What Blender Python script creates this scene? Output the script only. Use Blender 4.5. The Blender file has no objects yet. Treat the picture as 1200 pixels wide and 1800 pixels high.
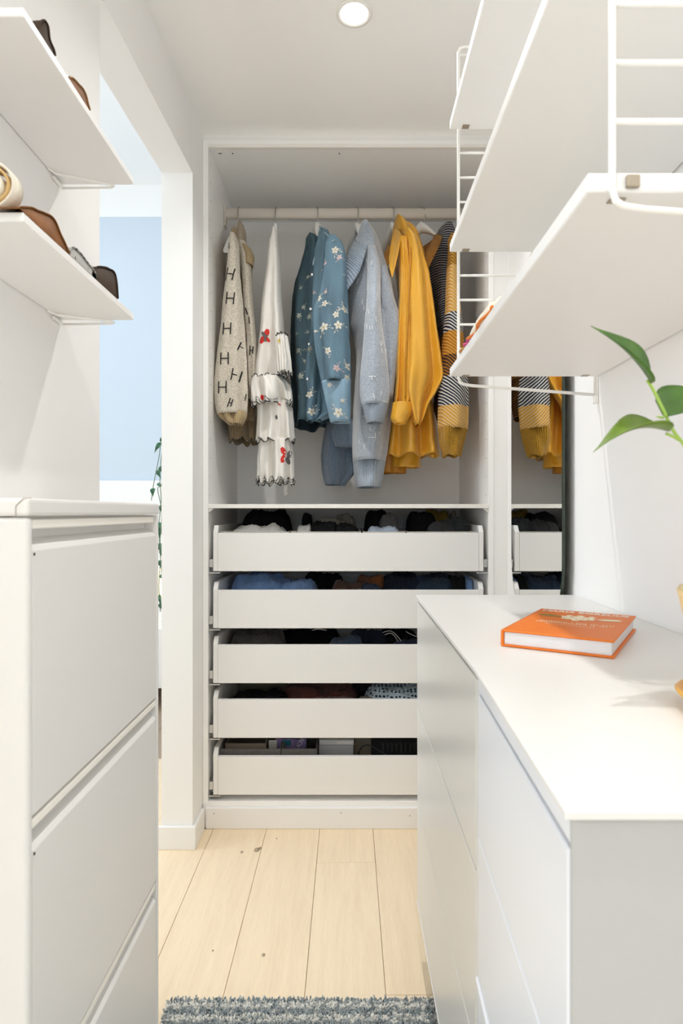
import bpy, bmesh, math, random
from math import sin, cos, pi, radians
from mathutils import Vector, Matrix, noise
from mathutils.bvhtree import BVHTree

random.seed(7)
SC = bpy.context.scene
COL = SC.collection

# ------------------------------------------------------------------ camera
F = 1083.0                     # focal length in pixels of the 1200x1800 frame
PX, PY = 612.0, 900.0          # principal point
CZ = 1.08                      # eye height
cam_d = bpy.data.cameras.new('camera')
cam_d.sensor_fit = 'VERTICAL'
cam_d.sensor_height = 36.0
cam_d.sensor_width = 24.0
cam_d.lens = F / 1800.0 * 36.0
cam_d.shift_x = -12.0 / 1800.0
cam_d.clip_start = 0.02
cam_d.dof.use_dof = True
cam_d.dof.focus_distance = 2.2
cam_d.dof.aperture_fstop = 9.0
cam = bpy.data.objects.new('camera', cam_d)
cam.location = (0, 0, CZ)
cam.rotation_euler = (pi / 2, 0, 0)
COL.objects.link(cam)
SC.camera = cam

# ------------------------------------------------------------------ light and colour
SC.view_settings.view_transform = 'Standard'
SC.view_settings.look = 'None'
SC.view_settings.gamma = 1.0
SC.view_settings.use_curve_mapping = False
SC.view_settings.exposure = 0.18
SC.cycles.use_denoising = True
SC.cycles.max_bounces = 14
SC.cycles.diffuse_bounces = 12
SC.cycles.glossy_bounces = 4
SC.cycles.sample_clamp_indirect = 6.0
SC.cycles.caustics_reflective = False
SC.cycles.caustics_refractive = False
world = bpy.data.worlds.new('world')
SC.world = world
world.use_nodes = True
wb = world.node_tree.nodes['Background']
wb.inputs[0].default_value = (0.82, 0.91, 1.0, 1)
wb.inputs[1].default_value = 3.4


def area_light(name, loc, rot, sx, sy, power=0, col=(1, 1, 1), portal=False, shape='RECTANGLE', spread=None):
    d = bpy.data.lights.new(name, 'AREA')
    d.shape = shape
    d.size = sx
    if shape in ('RECTANGLE', 'ELLIPSE'):
        d.size_y = sy
    d.energy = power
    d.color = col
    if spread:
        d.spread = spread
    d.cycles.is_portal = portal
    o = bpy.data.objects.new(name, d)
    o.location = loc
    o.rotation_euler = rot
    COL.objects.link(o)
    return o


# daylight portals in the window openings of the two side rooms
area_light('daylight_portal', (-2.02, -1.0, 1.45), (0, -pi / 2, 0), 1.9, 2.2, portal=True)
area_light('daylight_portal', (-3.22, 1.9, 1.7), (0, -pi / 2, 0), 2.2, 2.6, portal=True)
area_light('daylight_portal', (-0.225, -4.92, 1.6), (pi / 2, 0, 0), 1.35, 1.3, portal=True)  # portal of the unseen back window added for frontal fill
SPOT_W = 4.2
SPOTS = [(0.015, 1.591), (0.03, 0.24), (0.03, -1.1)]  # last one is unseen, added behind the camera for ambient light


# ------------------------------------------------------------------ materials
def mat(name, col, rough=0.5, metal=0.0, var=0.0, vscale=8.0, bump=0.0, bscale=60.0, sheen=0.0, spec=0.5, coat=0.0, stretch=None, coords='Object'):
    m = bpy.data.materials.new(name)
    m.use_nodes = True
    nt = m.node_tree
    b = nt.nodes['Principled BSDF']
    b.inputs['Base Color'].default_value = (*col, 1)
    b.inputs['Roughness'].default_value = rough
    b.inputs['Metallic'].default_value = metal
    b.inputs['Specular IOR Level'].default_value = spec
    if sheen:
        b.inputs['Sheen Weight'].default_value = sheen
    if coat:
        b.inputs['Coat Weight'].default_value = coat
    tc = nt.nodes.new('ShaderNodeTexCoord')
    mp = nt.nodes.new('ShaderNodeMapping')
    nt.links.new(tc.outputs[coords], mp.inputs[0])
    if stretch:
        mp.inputs['Scale'].default_value = stretch
    if var:
        n = nt.nodes.new('ShaderNodeTexNoise')
        n.inputs['Scale'].default_value = vscale
        n.inputs['Detail'].default_value = 4
        nt.links.new(mp.outputs[0], n.inputs['Vector'])
        r = nt.nodes.new('ShaderNodeValToRGB')
        r.color_ramp.elements[0].position = 0.3
        r.color_ramp.elements[1].position = 0.7
        r.color_ramp.elements[0].color = (*[max(0, c * (1 - var)) for c in col], 1)
        r.color_ramp.elements[1].color = (*[min(1, c * (1 + var)) for c in col], 1)
        nt.links.new(n.outputs[0], r.inputs[0])
        nt.links.new(r.outputs[0], b.inputs['Base Color'])
    if bump:
        n2 = nt.nodes.new('ShaderNodeTexNoise')
        n2.inputs['Scale'].default_value = bscale
        n2.inputs['Detail'].default_value = 3
        nt.links.new(mp.outputs[0], n2.inputs['Vector'])
        bp = nt.nodes.new('ShaderNodeBump')
        bp.inputs['Strength'].default_value = bump
        bp.inputs['Distance'].default_value = 0.002
        nt.links.new(n2.outputs[0], bp.inputs['Height'])
        nt.links.new(bp.outputs[0], b.inputs['Normal'])
    return m


def ramp_mat(m, fac_socket, stops, interp='CONSTANT'):
    nt = m.node_tree
    r = nt.nodes.new('ShaderNodeValToRGB')
    cr = r.color_ramp
    cr.interpolation = interp
    while len(cr.elements) > 1:
        cr.elements.remove(cr.elements[-1])
    cr.elements[0].position = stops[0][0]
    cr.elements[0].color = (*stops[0][1], 1)
    for p, c in stops[1:]:
        e = cr.elements.new(p)
        e.color = (*c, 1)
    nt.links.new(fac_socket, r.inputs[0])
    return r


M = {}
M['wall'] = mat('wall_paint', (0.87, 0.865, 0.858), 0.75, bump=0.12, bscale=90)
M['wall_white'] = mat('white_wall_paint', (0.90, 0.90, 0.89), 0.7, bump=0.08, bscale=90)
M['ceiling'] = mat('ceiling_paint', (0.92, 0.918, 0.912), 0.8, bump=0.1, bscale=70)
M['blue'] = mat('pale_blue_paint', (0.58, 0.67, 0.76), 0.8, bump=0.08, bscale=90)
M['trim'] = mat('trim_paint', (0.86, 0.856, 0.846), 0.45)
M['foil'] = mat('closet_foil', (0.93, 0.928, 0.92), 0.5, bump=0.12, bscale=350, var=0.012, vscale=300)
M['foil_edge'] = mat('closet_edge', (0.86, 0.84, 0.80), 0.4)
M['drawer'] = mat('drawer_foil', (0.85, 0.845, 0.835), 0.42, bump=0.03, bscale=200)
M['metalcab'] = mat('powder_coated_metal', (0.75, 0.742, 0.728), 0.38, bump=0.05, bscale=500)
M['metalcab_light'] = mat('powder_coated_edge', (0.88, 0.86, 0.80), 0.35)
M['shelf'] = mat('shelf_lacquer', (0.88, 0.875, 0.868), 0.45, bump=0.06, bscale=60)
M['wire'] = mat('white_wire', (0.90, 0.89, 0.86), 0.35)
M['clip'] = mat('brushed_bronze', (0.42, 0.36, 0.28), 0.4, metal=0.7)
M['steel'] = mat('steel', (0.72, 0.71, 0.69), 0.3, metal=0.9)
M['top'] = mat('chest_top', (0.755, 0.75, 0.735), 0.35)
M['front_warm'] = mat('satin_grey_front', (0.70, 0.69, 0.66), 0.28, bump=0.03, bscale=25, var=0.02, vscale=5)
M['front_daylit'] = mat('daylit_white_front', (0.76, 0.78, 0.82), 0.35)  # bluish daylight on the near chest is put into its front colour
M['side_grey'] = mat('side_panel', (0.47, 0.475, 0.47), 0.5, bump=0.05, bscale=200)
M['dark'] = mat('black_plastic', (0.015, 0.015, 0.017), 0.5)
M['hole'] = mat('drill_hole', (0.03, 0.028, 0.025), 0.9)
M['rail'] = mat('rail_lacquer', (0.66, 0.61, 0.54), 0.4)
M['hanger'] = mat('white_plastic', (0.88, 0.88, 0.86), 0.35)
M['hook'] = mat('hook_steel', (0.42, 0.41, 0.39), 0.35, metal=0.9)
M['mirror'] = mat('mirror_glass', (0.93, 0.94, 0.93), 0.0, metal=1.0)
M['mirror_edge'] = mat('mirror_edge', (0.03, 0.045, 0.03), 0.3)
M['glow'] = mat('lamp_lens', (1, 1, 1), 0.5)
_b = M['glow'].node_tree.nodes['Principled BSDF']
_b.inputs['Emission Color'].default_value = (1, 0.96, 0.88, 1)
_b.inputs['Emission Strength'].default_value = 12.0
M['lamp_ring'] = mat('lamp_ring', (0.88, 0.87, 0.84), 0.4)
M['felt'] = mat('grey_felt', (0.55, 0.53, 0.50), 0.95, var=0.12, vscale=120, bump=0.4, bscale=200)
M['felt_dark'] = mat('dark_grey_felt', (0.10, 0.09, 0.085), 0.95, var=0.15, vscale=120, bump=0.4, bscale=200)


def wood(name, base, dark, seed):
    m = bpy.data.materials.new(name)
    m.use_nodes = True
    nt = m.node_tree
    b = nt.nodes['Principled BSDF']
    b.inputs['Roughness'].default_value = 0.5
    tc = nt.nodes.new('ShaderNodeTexCoord')
    mp = nt.nodes.new('ShaderNodeMapping')
    mp.inputs['Scale'].default_value = (14, 0.9, 1)
    mp.inputs['Location'].default_value = (seed * 3.7, seed * 1.3, 0)
    nt.links.new(tc.outputs['Object'], mp.inputs[0])
    n = nt.nodes.new('ShaderNodeTexNoise')
    n.inputs['Scale'].default_value = 3.0
    n.inputs['Detail'].default_value = 8
    n.inputs['Roughness'].default_value = 0.62
    n.inputs['Distortion'].default_value = 0.7
    nt.links.new(mp.outputs[0], n.inputs['Vector'])
    r = ramp_mat(m, n.outputs[0], [(0.25, dark), (0.5, base), (0.75, tuple(min(1, c * 1.06) for c in base))], 'LINEAR')
    n3 = nt.nodes.new('ShaderNodeTexNoise')
    n3.inputs['Scale'].default_value = 30
    n3.inputs['Detail'].default_value = 4
    nt.links.new(mp.outputs[0], n3.inputs['Vector'])
    mx = nt.nodes.new('ShaderNodeMixRGB')
    mx.blend_type = 'MULTIPLY'
    mx.inputs[0].default_value = 0.25
    r3 = ramp_mat(m, n3.outputs[0], [(0.3, (0.82, 0.80, 0.76)), (0.6, (1, 1, 1))], 'LINEAR')
    nt.links.new(r.outputs[0], mx.inputs[1])
    nt.links.new(r3.outputs[0], mx.inputs[2])
    nt.links.new(mx.outputs[0], b.inputs['Base Color'])
    bp = nt.nodes.new('ShaderNodeBump')
    bp.inputs['Strength'].default_value = 0.1
    bp.inputs['Distance'].default_value = 0.001
    nt.links.new(n3.outputs[0], bp.inputs['Height'])
    nt.links.new(bp.outputs[0], b.inputs['Normal'])
    return m


WOODS = [wood('pale_oak_%d' % i, b, d, i) for i, (b, d) in enumerate([
    ((0.87, 0.72, 0.52), (0.82, 0.66, 0.46)), ((0.88, 0.735, 0.54), (0.83, 0.675, 0.475)),
    ((0.86, 0.71, 0.505), (0.80, 0.64, 0.44)), ((0.885, 0.745, 0.555), (0.83, 0.68, 0.485))])]
M['knot'] = mat('oak_knot', (0.38, 0.30, 0.20), 0.7, var=0.4, vscale=60)
M['brown_wood'] = wood('brown_oak', (0.40, 0.30, 0.22), (0.30, 0.22, 0.16), 9)


# ------------------------------------------------------------------ geometry helpers
def W(x, y, Y):
    """photo pixel + distance along the floor -> world point"""
    return Vector(((x - PX) * Y / F, Y, CZ - (y - PY) * Y / F))


def set_props(o, label=None, cat=None, group=None, kind=None):
    if label: o['label'] = label
    if cat: o['category'] = cat
    if group: o['group'] = group
    if kind: o['kind'] = kind
    return o


def thing(name, label, cat, loc=(0, 0, 0), group=None):
    o = bpy.data.objects.new(name, None)
    o.empty_display_size = 0.05
    o.location = loc
    COL.objects.link(o)
    return set_props(o, label, cat, group)


def world_loc(o):
    v = Vector((0, 0, 0))
    while o is not None:
        v += Vector(o.location)
        o = o.parent
    return v


def add(name, bm, m, parent=None, smooth=False, origin=None, solid=0.0, label=None):
    """link a bmesh given in world coordinates as one object; all objects keep zero rotation while building"""
    if origin is None:
        if len(bm.verts):
            xs = [v.co.x for v in bm.verts]; ys = [v.co.y for v in bm.verts]; zs = [v.co.z for v in bm.verts]
            origin = Vector(((min(xs) + max(xs)) / 2, (min(ys) + max(ys)) / 2, min(zs)))
        else:
            origin = Vector((0, 0, 0))
    origin = Vector(origin)
    for v in bm.verts:
        v.co -= origin
    me = bpy.data.meshes.new(name)
    bm.to_mesh(me)
    bm.free()
    me.materials.append(m)
    if smooth:
        for p in me.polygons:
            p.use_smooth = True
    o = bpy.data.objects.new(name, me)
    COL.objects.link(o)
    if parent is not None:
        o.parent = parent
        o.location = origin - world_loc(parent)
    else:
        o.location = origin
    if solid:
        s = o.modifiers.new('thickness', 'SOLIDIFY')
        s.thickness = solid
        s.offset = 0
    if label:
        o['label'] = label
    return o


def struct(name, bm, m, **k):
    o = add(name, bm, m, **k)
    o['kind'] = 'structure'
    return o


def box(x0, x1, y0, y1, z0, z1, bev=0.0, seg=1, bm=None):
    t = bmesh.new()
    r = bmesh.ops.create_cube(t, size=1.0)
    for v in t.verts:
        v.co = Vector(((x0 + x1) / 2 + v.co.x * (x1 - x0), (y0 + y1) / 2 + v.co.y * (y1 - y0), (z0 + z1) / 2 + v.co.z * (z1 - z0)))
    if bev:
        bmesh.ops.bevel(t, geom=list(t.edges), offset=bev, segments=seg, affect='EDGES', profile=0.5)
    if bm is None:
        return t
    merge(bm, t)
    return bm


def merge(bm, t):
    idx = {}
    for v in t.verts:
        idx[v.index] = bm.verts.new(v.co)
    t.verts.index_update()
    vs = list(bm.verts)[-len(t.verts):]
    for f in t.faces:
        try:
            bm.faces.new([vs[v.index] for v in f.verts])
        except ValueError:
            pass
    t.free()


def prism(pts, axis, a, b, bev=0.0):
    """pts: 2D outline; axis 'x','y','z' = extrusion axis from a to b"""
    bm = bmesh.new()

    def mk(p, t):
        if axis == 'z': return (p[0], p[1], t)
        if axis == 'y': return (p[0], t, p[1])
        return (t, p[0], p[1])
    va = [bm.verts.new(mk(p, a)) for p in pts]
    vb = [bm.verts.new(mk(p, b)) for p in pts]
    n = len(pts)
    bm.faces.new(va)
    bm.faces.new(vb[::-1])
    for i in range(n):
        bm.faces.new((va[i], vb[i], vb[(i + 1) % n], va[(i + 1) % n]))
    bmesh.ops.recalc_face_normals(bm, faces=bm.faces)
    if bev:
        bmesh.ops.bevel(bm, geom=list(bm.edges), offset=bev, segments=1, affect='EDGES')
    return bm


def tube(pts, r, n=8, closed=False, bm=None, taper=None):
    if bm is None:
        bm = bmesh.new()
    pts = [Vector(p) for p in pts]
    N = len(pts)
    rings = []
    up = None
    for i, p in enumerate(pts):
        a = pts[(i - 1) % N] if (closed or i > 0) else p
        b = pts[(i + 1) % N] if (closed or i < N - 1) else p
        t = (b - a)
        if t.length < 1e-9:
            t = Vector((0, 0, 1))
        t.normalize()
        if up is None:
            up = Vector((0, 0, 1)) if abs(t.z) < 0.9 else Vector((1, 0, 0))
        s = t.cross(up)
        if s.length < 1e-6:
            s = t.orthogonal()
        s.normalize()
        up = s.cross(t).normalized()
        rr = r * (taper[i] if taper else 1)
        rings.append([bm.verts.new(p + s * rr * cos(2 * pi * k / n) + up * rr * sin(2 * pi * k / n)) for k in range(n)])
    for i in range(N if closed else N - 1):
        A, B = rings[i], rings[(i + 1) % N]
        for k in range(n):
            bm.faces.new((A[k], A[(k + 1) % n], B[(k + 1) % n], B[k]))
    if not closed:
        bm.faces.new(rings[0][::-1])
        bm.faces.new(rings[-1])
    return bm


def smooth_path(pts, sub=6):
    pts = [Vector(p) for p in pts]
    out = []
    n = len(pts)
    for i in range(n - 1):
        p0 = pts[max(i - 1, 0)]; p1 = pts[i]; p2 = pts[i + 1]; p3 = pts[min(i + 2, n - 1)]
        for k in range(sub):
            t = k / sub
            out.append(0.5 * ((2 * p1) + (-p0 + p2) * t + (2 * p0 - 5 * p1 + 4 * p2 - p3) * t * t + (-p0 + 3 * p1 - 3 * p2 + p3) * t ** 3))
    out.append(pts[-1])
    return out


def lathe(prof, cx, cy, n=40, bm=None, cap=True):
    if bm is None:
        bm = bmesh.new()
    rings = []
    for r, z in prof:
        rings.append([bm.verts.new((cx + r * cos(2 * pi * k / n), cy + r * sin(2 * pi * k / n), z)) for k in range(n)])
    for A, B in zip(rings[:-1], rings[1:]):
        for k in range(n):
            bm.faces.new((A[k], A[(k + 1) % n], B[(k + 1) % n], B[k]))
    if cap:
        bm.faces.new(rings[0][::-1])
        bm.faces.new(rings[-1])
    bmesh.ops.recalc_face_normals(bm, faces=bm.faces)
    return bm


def interp(levels, t):
    """levels: list of tuples sorted by first item; catmull-ish smooth interpolation"""
    if t <= levels[0][0]: return levels[0][1:]
    for i in range(len(levels) - 1):
        a, b = levels[i], levels[i + 1]
        if t <= b[0]:
            u = (t - a[0]) / max(1e-9, b[0] - a[0])
            p = levels[max(i - 1, 0)]; q = levels[min(i + 2, len(levels) - 1)]
            out = []
            for k in range(1, len(a)):
                ma = (b[k] - p[k]) / max(1e-6, b[0] - p[0]) * (b[0] - a[0]) * 0.8
                mb = (q[k] - a[k]) / max(1e-6, q[0] - a[0]) * (b[0] - a[0]) * 0.8
                h = (2 * u ** 3 - 3 * u * u + 1) * a[k] + (u ** 3 - 2 * u * u + u) * ma + (-2 * u ** 3 + 3 * u * u) * b[k] + (u ** 3 - u * u) * mb
                out.append(h)
            return tuple(out)
    return levels[-1][1:]


LAST = {}


def loft(levels, Y, hy, shear=0.0, rows=56, cols=72, folds=(3, 5, 9), amp=(0.0, 0.12), seed=0, top_cap=True, bottom_cap=False, crinkle=0.0015, power=1.0, hem=0.0):
    """cloth tube hanging in the wardrobe. levels: (y_px, xl_px, xr_px) at distance Y; hy half depth; folds run down it."""
    rnd = random.Random(seed)
    levels = [(l[0], l[1], l[2], (l[3] if len(l) > 3 else 1.0), (l[4] if len(l) > 4 else 0.0)) for l in levels]
    y0, y1 = levels[0][0], levels[-1][0]
    ph = [rnd.uniform(0, 2 * pi) for _ in folds]
    wob = [rnd.uniform(-1.2, 1.2) for _ in folds]
    bm = bmesh.new()
    uvl = bm.loops.layers.uv.new('UVMap')
    rings = []
    for i in range(rows + 1):
        t = i / rows
        yp = y0 + (y1 - y0) * t
        xl, xr, hs, dy = interp(levels, yp)
        Yc = Y + dy
        XL = (xl - PX) * Y / F; XR = (xr - PX) * Y / F
        cx = (XL + XR) / 2; hx = (XR - XL) / 2
        Z = CZ - (yp - PY) * Y / F
        A = amp[0] + (amp[1] - amp[0]) * t
        ring = []
        for k in range(cols):
            th = 2 * pi * k / cols
            d = 0
            for f, p, w in zip(folds, ph, wob):
                d += sin(f * th + p + w * t * 2.2) / (1 + 0.15 * f)
            d *= A
            c, s = cos(th), sin(th)
            # keep the outline where it was measured: folds fade at the two side edges
            edge = abs(c) ** 3
            x = cx + hx * c * (1 + d * 0.25 * (1 - edge))
            y = Yc + hy * hs * s * (1 + d * 0.6) + d * hx * 0.9 * (1 - edge) * (-1 if s < 0 else 1) - shear * (x - cx)
            nz = noise.noise(Vector((x * 28, y * 28, Z * 9 + seed)))
            nz2 = noise.noise(Vector((x * 60, y * 60, Z * 30 + seed)))
            z = Z + hem * sin(th * folds[-1] + ph[0]) * t * t
            ring.append(bm.verts.new((x + crinkle * nz2, y + crinkle * 2.5 * nz + crinkle * nz2, z)))
        rings.append(ring)
    for i in range(rows):
        for k in range(cols):
            f = bm.faces.new((rings[i][k], rings[i + 1][k], rings[i + 1][(k + 1) % cols], rings[i][(k + 1) % cols]))
            for lp, (uu, vv) in zip(f.loops, ((k, i), (k, i + 1), (k + 1, i + 1), (k + 1, i))):
                lp[uvl].uv = (uu / cols, vv / rows)
    if top_cap:
        bm.faces.new(rings[0])
    if bottom_cap:
        bm.faces.new(rings[-1][::-1])
    bm.verts.index_update()
    LAST['rim'] = [v.co.copy() for v in rings[-1]]
    LAST['top'] = [v.co.copy() for v in rings[0]]
    bm.faces.ensure_lookup_table()
    LAST['bvh'] = BVHTree.FromBMesh(bm)
    bmesh.ops.recalc_face_normals(bm, faces=bm.faces)
    return bm


def on_cloth(bvhs, x, z, lift=0.0022):
    """point on the camera-facing side of a garment"""
    best = None
    for b in bvhs:
        h = b.ray_cast(Vector((x, 0.9, z)), Vector((0, 1, 0)))
        if h[0] is not None and (best is None or h[0].y < best.y):
            best = h[0]
    return None if best is None else Vector((best.x, best.y - lift, best.z))


def decal(bm, bvhs, cx, cy, Y, shapes, rot=0.0, s=1.0, lift=0.0022):
    """shapes: list of 2D polygons (m) centred on the pixel; each laid on the cloth"""
    c = W(cx, cy, Y)
    for poly in shapes:
        vs = []
        ok = True
        mx = sum(p[0] for p in poly) / len(poly); mz = sum(p[1] for p in poly) / len(poly)
        allp = [(mx, mz)] + list(poly)
        for (u, v) in allp:
            uu = (u * cos(rot) - v * sin(rot)) * s; vv = (u * sin(rot) + v * cos(rot)) * s
            h = on_cloth(bvhs, c.x + uu, c.z + vv, lift)
            if h is None:
                ok = False
                break
            vs.append(h)
        if not ok: continue
        ys = [v.y for v in vs]
        if max(ys) - min(ys) > 0.05: continue
        bv = [bm.verts.new(v) for v in vs]
        n = len(poly)
        for i in range(n):
            bm.faces.new((bv[0], bv[1 + i], bv[1 + (i + 1) % n]))
    return bm


def circ(r, cx=0, cz=0, n=8, ex=1.0, rot=0):
    return [(cx + r * cos(2 * pi * k / n) * cos(rot) - r * ex * sin(2 * pi * k / n) * sin(rot),
             cz + r * cos(2 * pi * k / n) * sin(rot) + r * ex * sin(2 * pi * k / n) * cos(rot)) for k in range(n)]


def stroke(x0, z0, x1, z1, w):
    d = Vector((x1 - x0, z1 - z0)); n = Vector((-d.y, d.x)).normalized() * w / 2
    a = Vector((x0, z0)); b = Vector((x1, z1)); m_ = (a + b) / 2
    return [tuple(a + n), tuple(m_ + n), tuple(b + n), tuple(b - n), tuple(m_ - n), tuple(a - n)]


def band(A, B, n=24, m=8, bulge=.008):
    """ribbed strip of cloth between two edges given as (px, py, Y)"""
    pa = smooth_path([W(*p) for p in A], n // (len(A) - 1)); pb = smooth_path([W(*p) for p in B], n // (len(B) - 1))
    bm = bmesh.new(); uvl = bm.loops.layers.uv.new('UVMap'); g_ = []
    for i, (a, b) in enumerate(zip(pa, pb)):
        g_.append([bm.verts.new(a.lerp(b, k / m) + Vector((0, -bulge * sin(pi * k / m), 0))) for k in range(m + 1)])
    for i in range(len(g_) - 1):
        for k in range(m):
            f = bm.faces.new((g_[i][k], g_[i][k + 1], g_[i + 1][k + 1], g_[i + 1][k]))
            for lp, (uu, vv) in zip(f.loops, ((i, k), (i, k + 1), (i + 1, k + 1), (i + 1, k))):
                lp[uvl].uv = (uu / len(g_) * .42, vv / m)
    return bm


def plate(pts, thick=0.004, sub=0):
    """thin stiff panel from 3D outline"""
    bm = bmesh.new()
    vs = [bm.verts.new(p) for p in pts]
    c = Vector((0, 0, 0))
    for p in pts: c += Vector(p)
    c /= len(pts)
    cv = bm.verts.new(c)
    for i in range(len(vs)):
        bm.faces.new((cv, vs[i], vs[(i + 1) % len(vs)]))
    bmesh.ops.recalc_face_normals(bm, faces=bm.faces)
    return bm


# ================================================================== SETTING
CEIL = 2.37
HI = 3.22
WR = 0.545           # right wall face
WL = -0.53           # left wall face (near part)
# floor boards -------------------------------------------------------
floor = struct('floor', box(-2.1, WR, -5.0, 2.7, -0.05, -0.012), M['brown_wood'])
PW = 0.1813
xs0 = -0.0975
boards = {}
rnd = random.Random(3)
n = 0
for c in range(-11, 4):
    xa = xs0 + c * PW; xb = xa + PW
    xb = min(xb, WR)
    if xa >= WR: break
    if c == 0: cuts = [1.899, 0.2]
    elif c == 1: cuts = [1.378, -0.4]
    elif c == -3: cuts = [1.36, -0.3]
    else: cuts = [rnd.uniform(0.3, 1.1), rnd.uniform(-1.2, -0.3)]
    ye = 2.106 if xb > -0.5 else (1.98 if xb > -0.6 else 2.7)
    if c in (-3,): ye = 2.1
    edges = [ye] + sorted(cuts, reverse=True) + [-2.9 + .4 * (c % 3), -5.0]
    for k in range(len(edges) - 1):
        y1, y0 = edges[k], edges[k + 1]
        o = add('plank', box(xa + 0.0006, xb - 0.0006, y0 + 0.0006, y1 - 0.0006, -0.012, 0.0, bev=0.0008), WOODS[n % 4], parent=floor)
        n += 1
kn = bmesh.new()
for (px, py, r) in [(451, 1494, .009), (457, 1491, .006), (425, 1498, .005), (463, 1679, .0045), (486, 1474, .003), (374, 1671, .0025)]:
    Y = CZ * F / (py - PY); X = (px - PX) * Y / F
    v = [kn.verts.new((X + r * cos(a * pi / 4) * (1 + .2 * sin(a * 3)), Y + 1.5 * r * sin(a * pi / 4), 0.0003)) for a in range(8)]
    kn.faces.new(v)
set_props(add('wood_knot', kn, M['knot'], parent=floor), kind='stuff')

# walls --------------------------------------------------------------
def xh(y): return -0.5 - 0.034 * (1.98 - y)

struct('wall_left_pier', box(-0.60, -0.50, 1.98, 2.75, 0, HI), M['wall_white'])
struct('wall_left_header', prism([(xh(1.3135), 1.3135), (-0.50, 1.98), (-0.60, 1.98), (-0.623, 1.3135)], 'z', 2.17, HI), M['wall'])
struct('wall_left', box(-0.63, WL, 0.45, 1.3135, 0, HI), M['wall'])
struct('wall_right', box(WR, WR + 0.1, -5.0, 2.75, 0, HI), M['wall'])
struct('wall_closet_back', box(-0.6, WR, 2.75, 2.85, 0, HI), M['wall'])
struct('ceiling', box(-0.62, WR + 0.1, 0.45, 2.75, CEIL, CEIL + 0.06), M['ceiling'])
struct('ceiling_near', box(-2.1, WR + 0.1, -5.0, 0.45, CEIL, CEIL + 0.06), M['ceiling'])
# room behind the camera
struct('wall_partition', box(-3.3, -0.63, 0.45, 0.55, 0, HI), M['wall'])


def window_wall(name, x0, x1, y0, y1, z0, z1, wy0, wy1, wz0, wz1, m, along='y'):
    bm = bmesh.new()
    if along == 'y':
        box(x0, x1, y0, wy0, z0, z1, bm=bm); box(x0, x1, wy1, y1, z0, z1, bm=bm)
        box(x0, x1, wy0, wy1, z0, wz0, bm=bm); box(x0, x1, wy0, wy1, wz1, z1, bm=bm)
    else:
        box(x0, wy0, y0, y1, z0, z1, bm=bm); box(wy1, x1, y0, y1, z0, z1, bm=bm)
        box(wy0, wy1, y0, y1, z0, wz0, bm=bm); box(wy0, wy1, y0, y1, wz1, z1, bm=bm)
    return struct(name, bm, m)


window_wall('wall_side', -2.1, -2.0, -5.0, 0.45, 0, CEIL + .05, -2.1, 0.1, 0.5, 2.3, M['wall'])
window_wall('wall_back', -2.1, WR + .1, -5.0, -4.9, 0, CEIL + .05, -0.9, 0.45, 0.95, 2.25, M['wall'], along='x')
w = thing('window_3', 'w', None, (-0.225, -4.94, 0.95)); del w['label']; w['kind'] = 'structure'  # unseen window, added to throw frontal fill into the wardrobe
for (a, b, c, d) in [(-.9, -.85, .95, 2.25), (.40, .45, .95, 2.25), (-.85, .40, .95, 1.0), (-.85, .40, 2.20, 2.25), (-.25, -.20, 1.0, 2.20)]:
    add('window_frame', box(a, b, -4.97, -4.91, c, d, bev=.004), M['trim'], parent=w)

window_wall('wall_left_room_side', -3.3, -3.2, 0.55, 4.03, 0, HI, 0.7, 3.0, 0.6, 2.9, M['wall_white'])
for i, (x, y0, y1, z0, z1) in enumerate([(-2.04, -2.1, 0.1, 0.5, 2.3), (-3.24, 0.7, 3.0, 0.6, 2.9)]):
    w = thing('window_%d' % (i + 1), 'white window', None, (x, (y0 + y1) / 2, z0)); del w['label']; w['kind'] = 'structure'
    for (a, b, c, d) in [(y0, y0 + .05, z0, z1), (y1 - .05, y1, z0, z1), (y0 + .05, y1 - .05, z0, z0 + .05), (y0 + .05, y1 - .05, z1 - .05, z1), ((y0 + y1) / 2 - .025, (y0 + y1) / 2 + .025, z0 + .05, z1 - .05)]:
        add('window_frame', box(x - .03, x + .03, a, b, c, d, bev=.004), M['trim'], parent=w)
# room beyond the passage -------------------------------------------
struct('wall_far', box(-3.3, -0.5, 4.03, 4.13, 0, HI), M['wall_white'])
fw = bpy.data.objects['wall_far']
add('blue_panel', box(-3.2, -0.6, 4.022, 4.031, CZ + 55 * 4.02 / F, CZ + 519 * 4.02 / F), M['blue'], parent=fw)
struct('wall_left_room_right', box(-0.60, -0.50, 2.75, 4.03, 0, HI), M['wall_white'])
struct('ceiling_left_room', box(-3.3, -0.5, 0.55, 4.13, HI, HI + .06), M['wall_white'])
struct('trim_1', box(-3.2, -0.6, 3.99, 4.022, CZ + 52 * 4.02 / F - .19, CZ + 55 * 4.02 / F, bev=.004), M['trim'])
lf = struct('floor_left_room', box(-3.3, -0.6, 2.7, 4.03, -0.05, -0.012), M['brown_wood'])
lf2 = struct('floor_left_room_near', box(-3.3, -2.1, 0.55, 2.7, -0.05, -0.012), M['brown_wood'])
for k in range(15):
    xa = -3.2 + k * PW * 0.96
    add('plank', box(xa + .001, xa + PW * .96 - .001, 2.7, 4.03, -.012, 0, bev=.0008), M['brown_wood'], parent=lf)
struct('baseboard_far', box(-3.2, -0.6, 4.01, 4.03, 0, 0.09, bev=.003), M['trim'])

# baseboards ---------------------------------------------------------
struct('baseboard_pier', prism([(-0.612, 1.968), (-0.488, 1.968), (-0.488, 2.093), (-0.4995, 2.093), (-0.4995, 1.9795), (-0.612, 1.9795)], 'z', 0, 0.073, bev=.0015), M['trim'])
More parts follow.
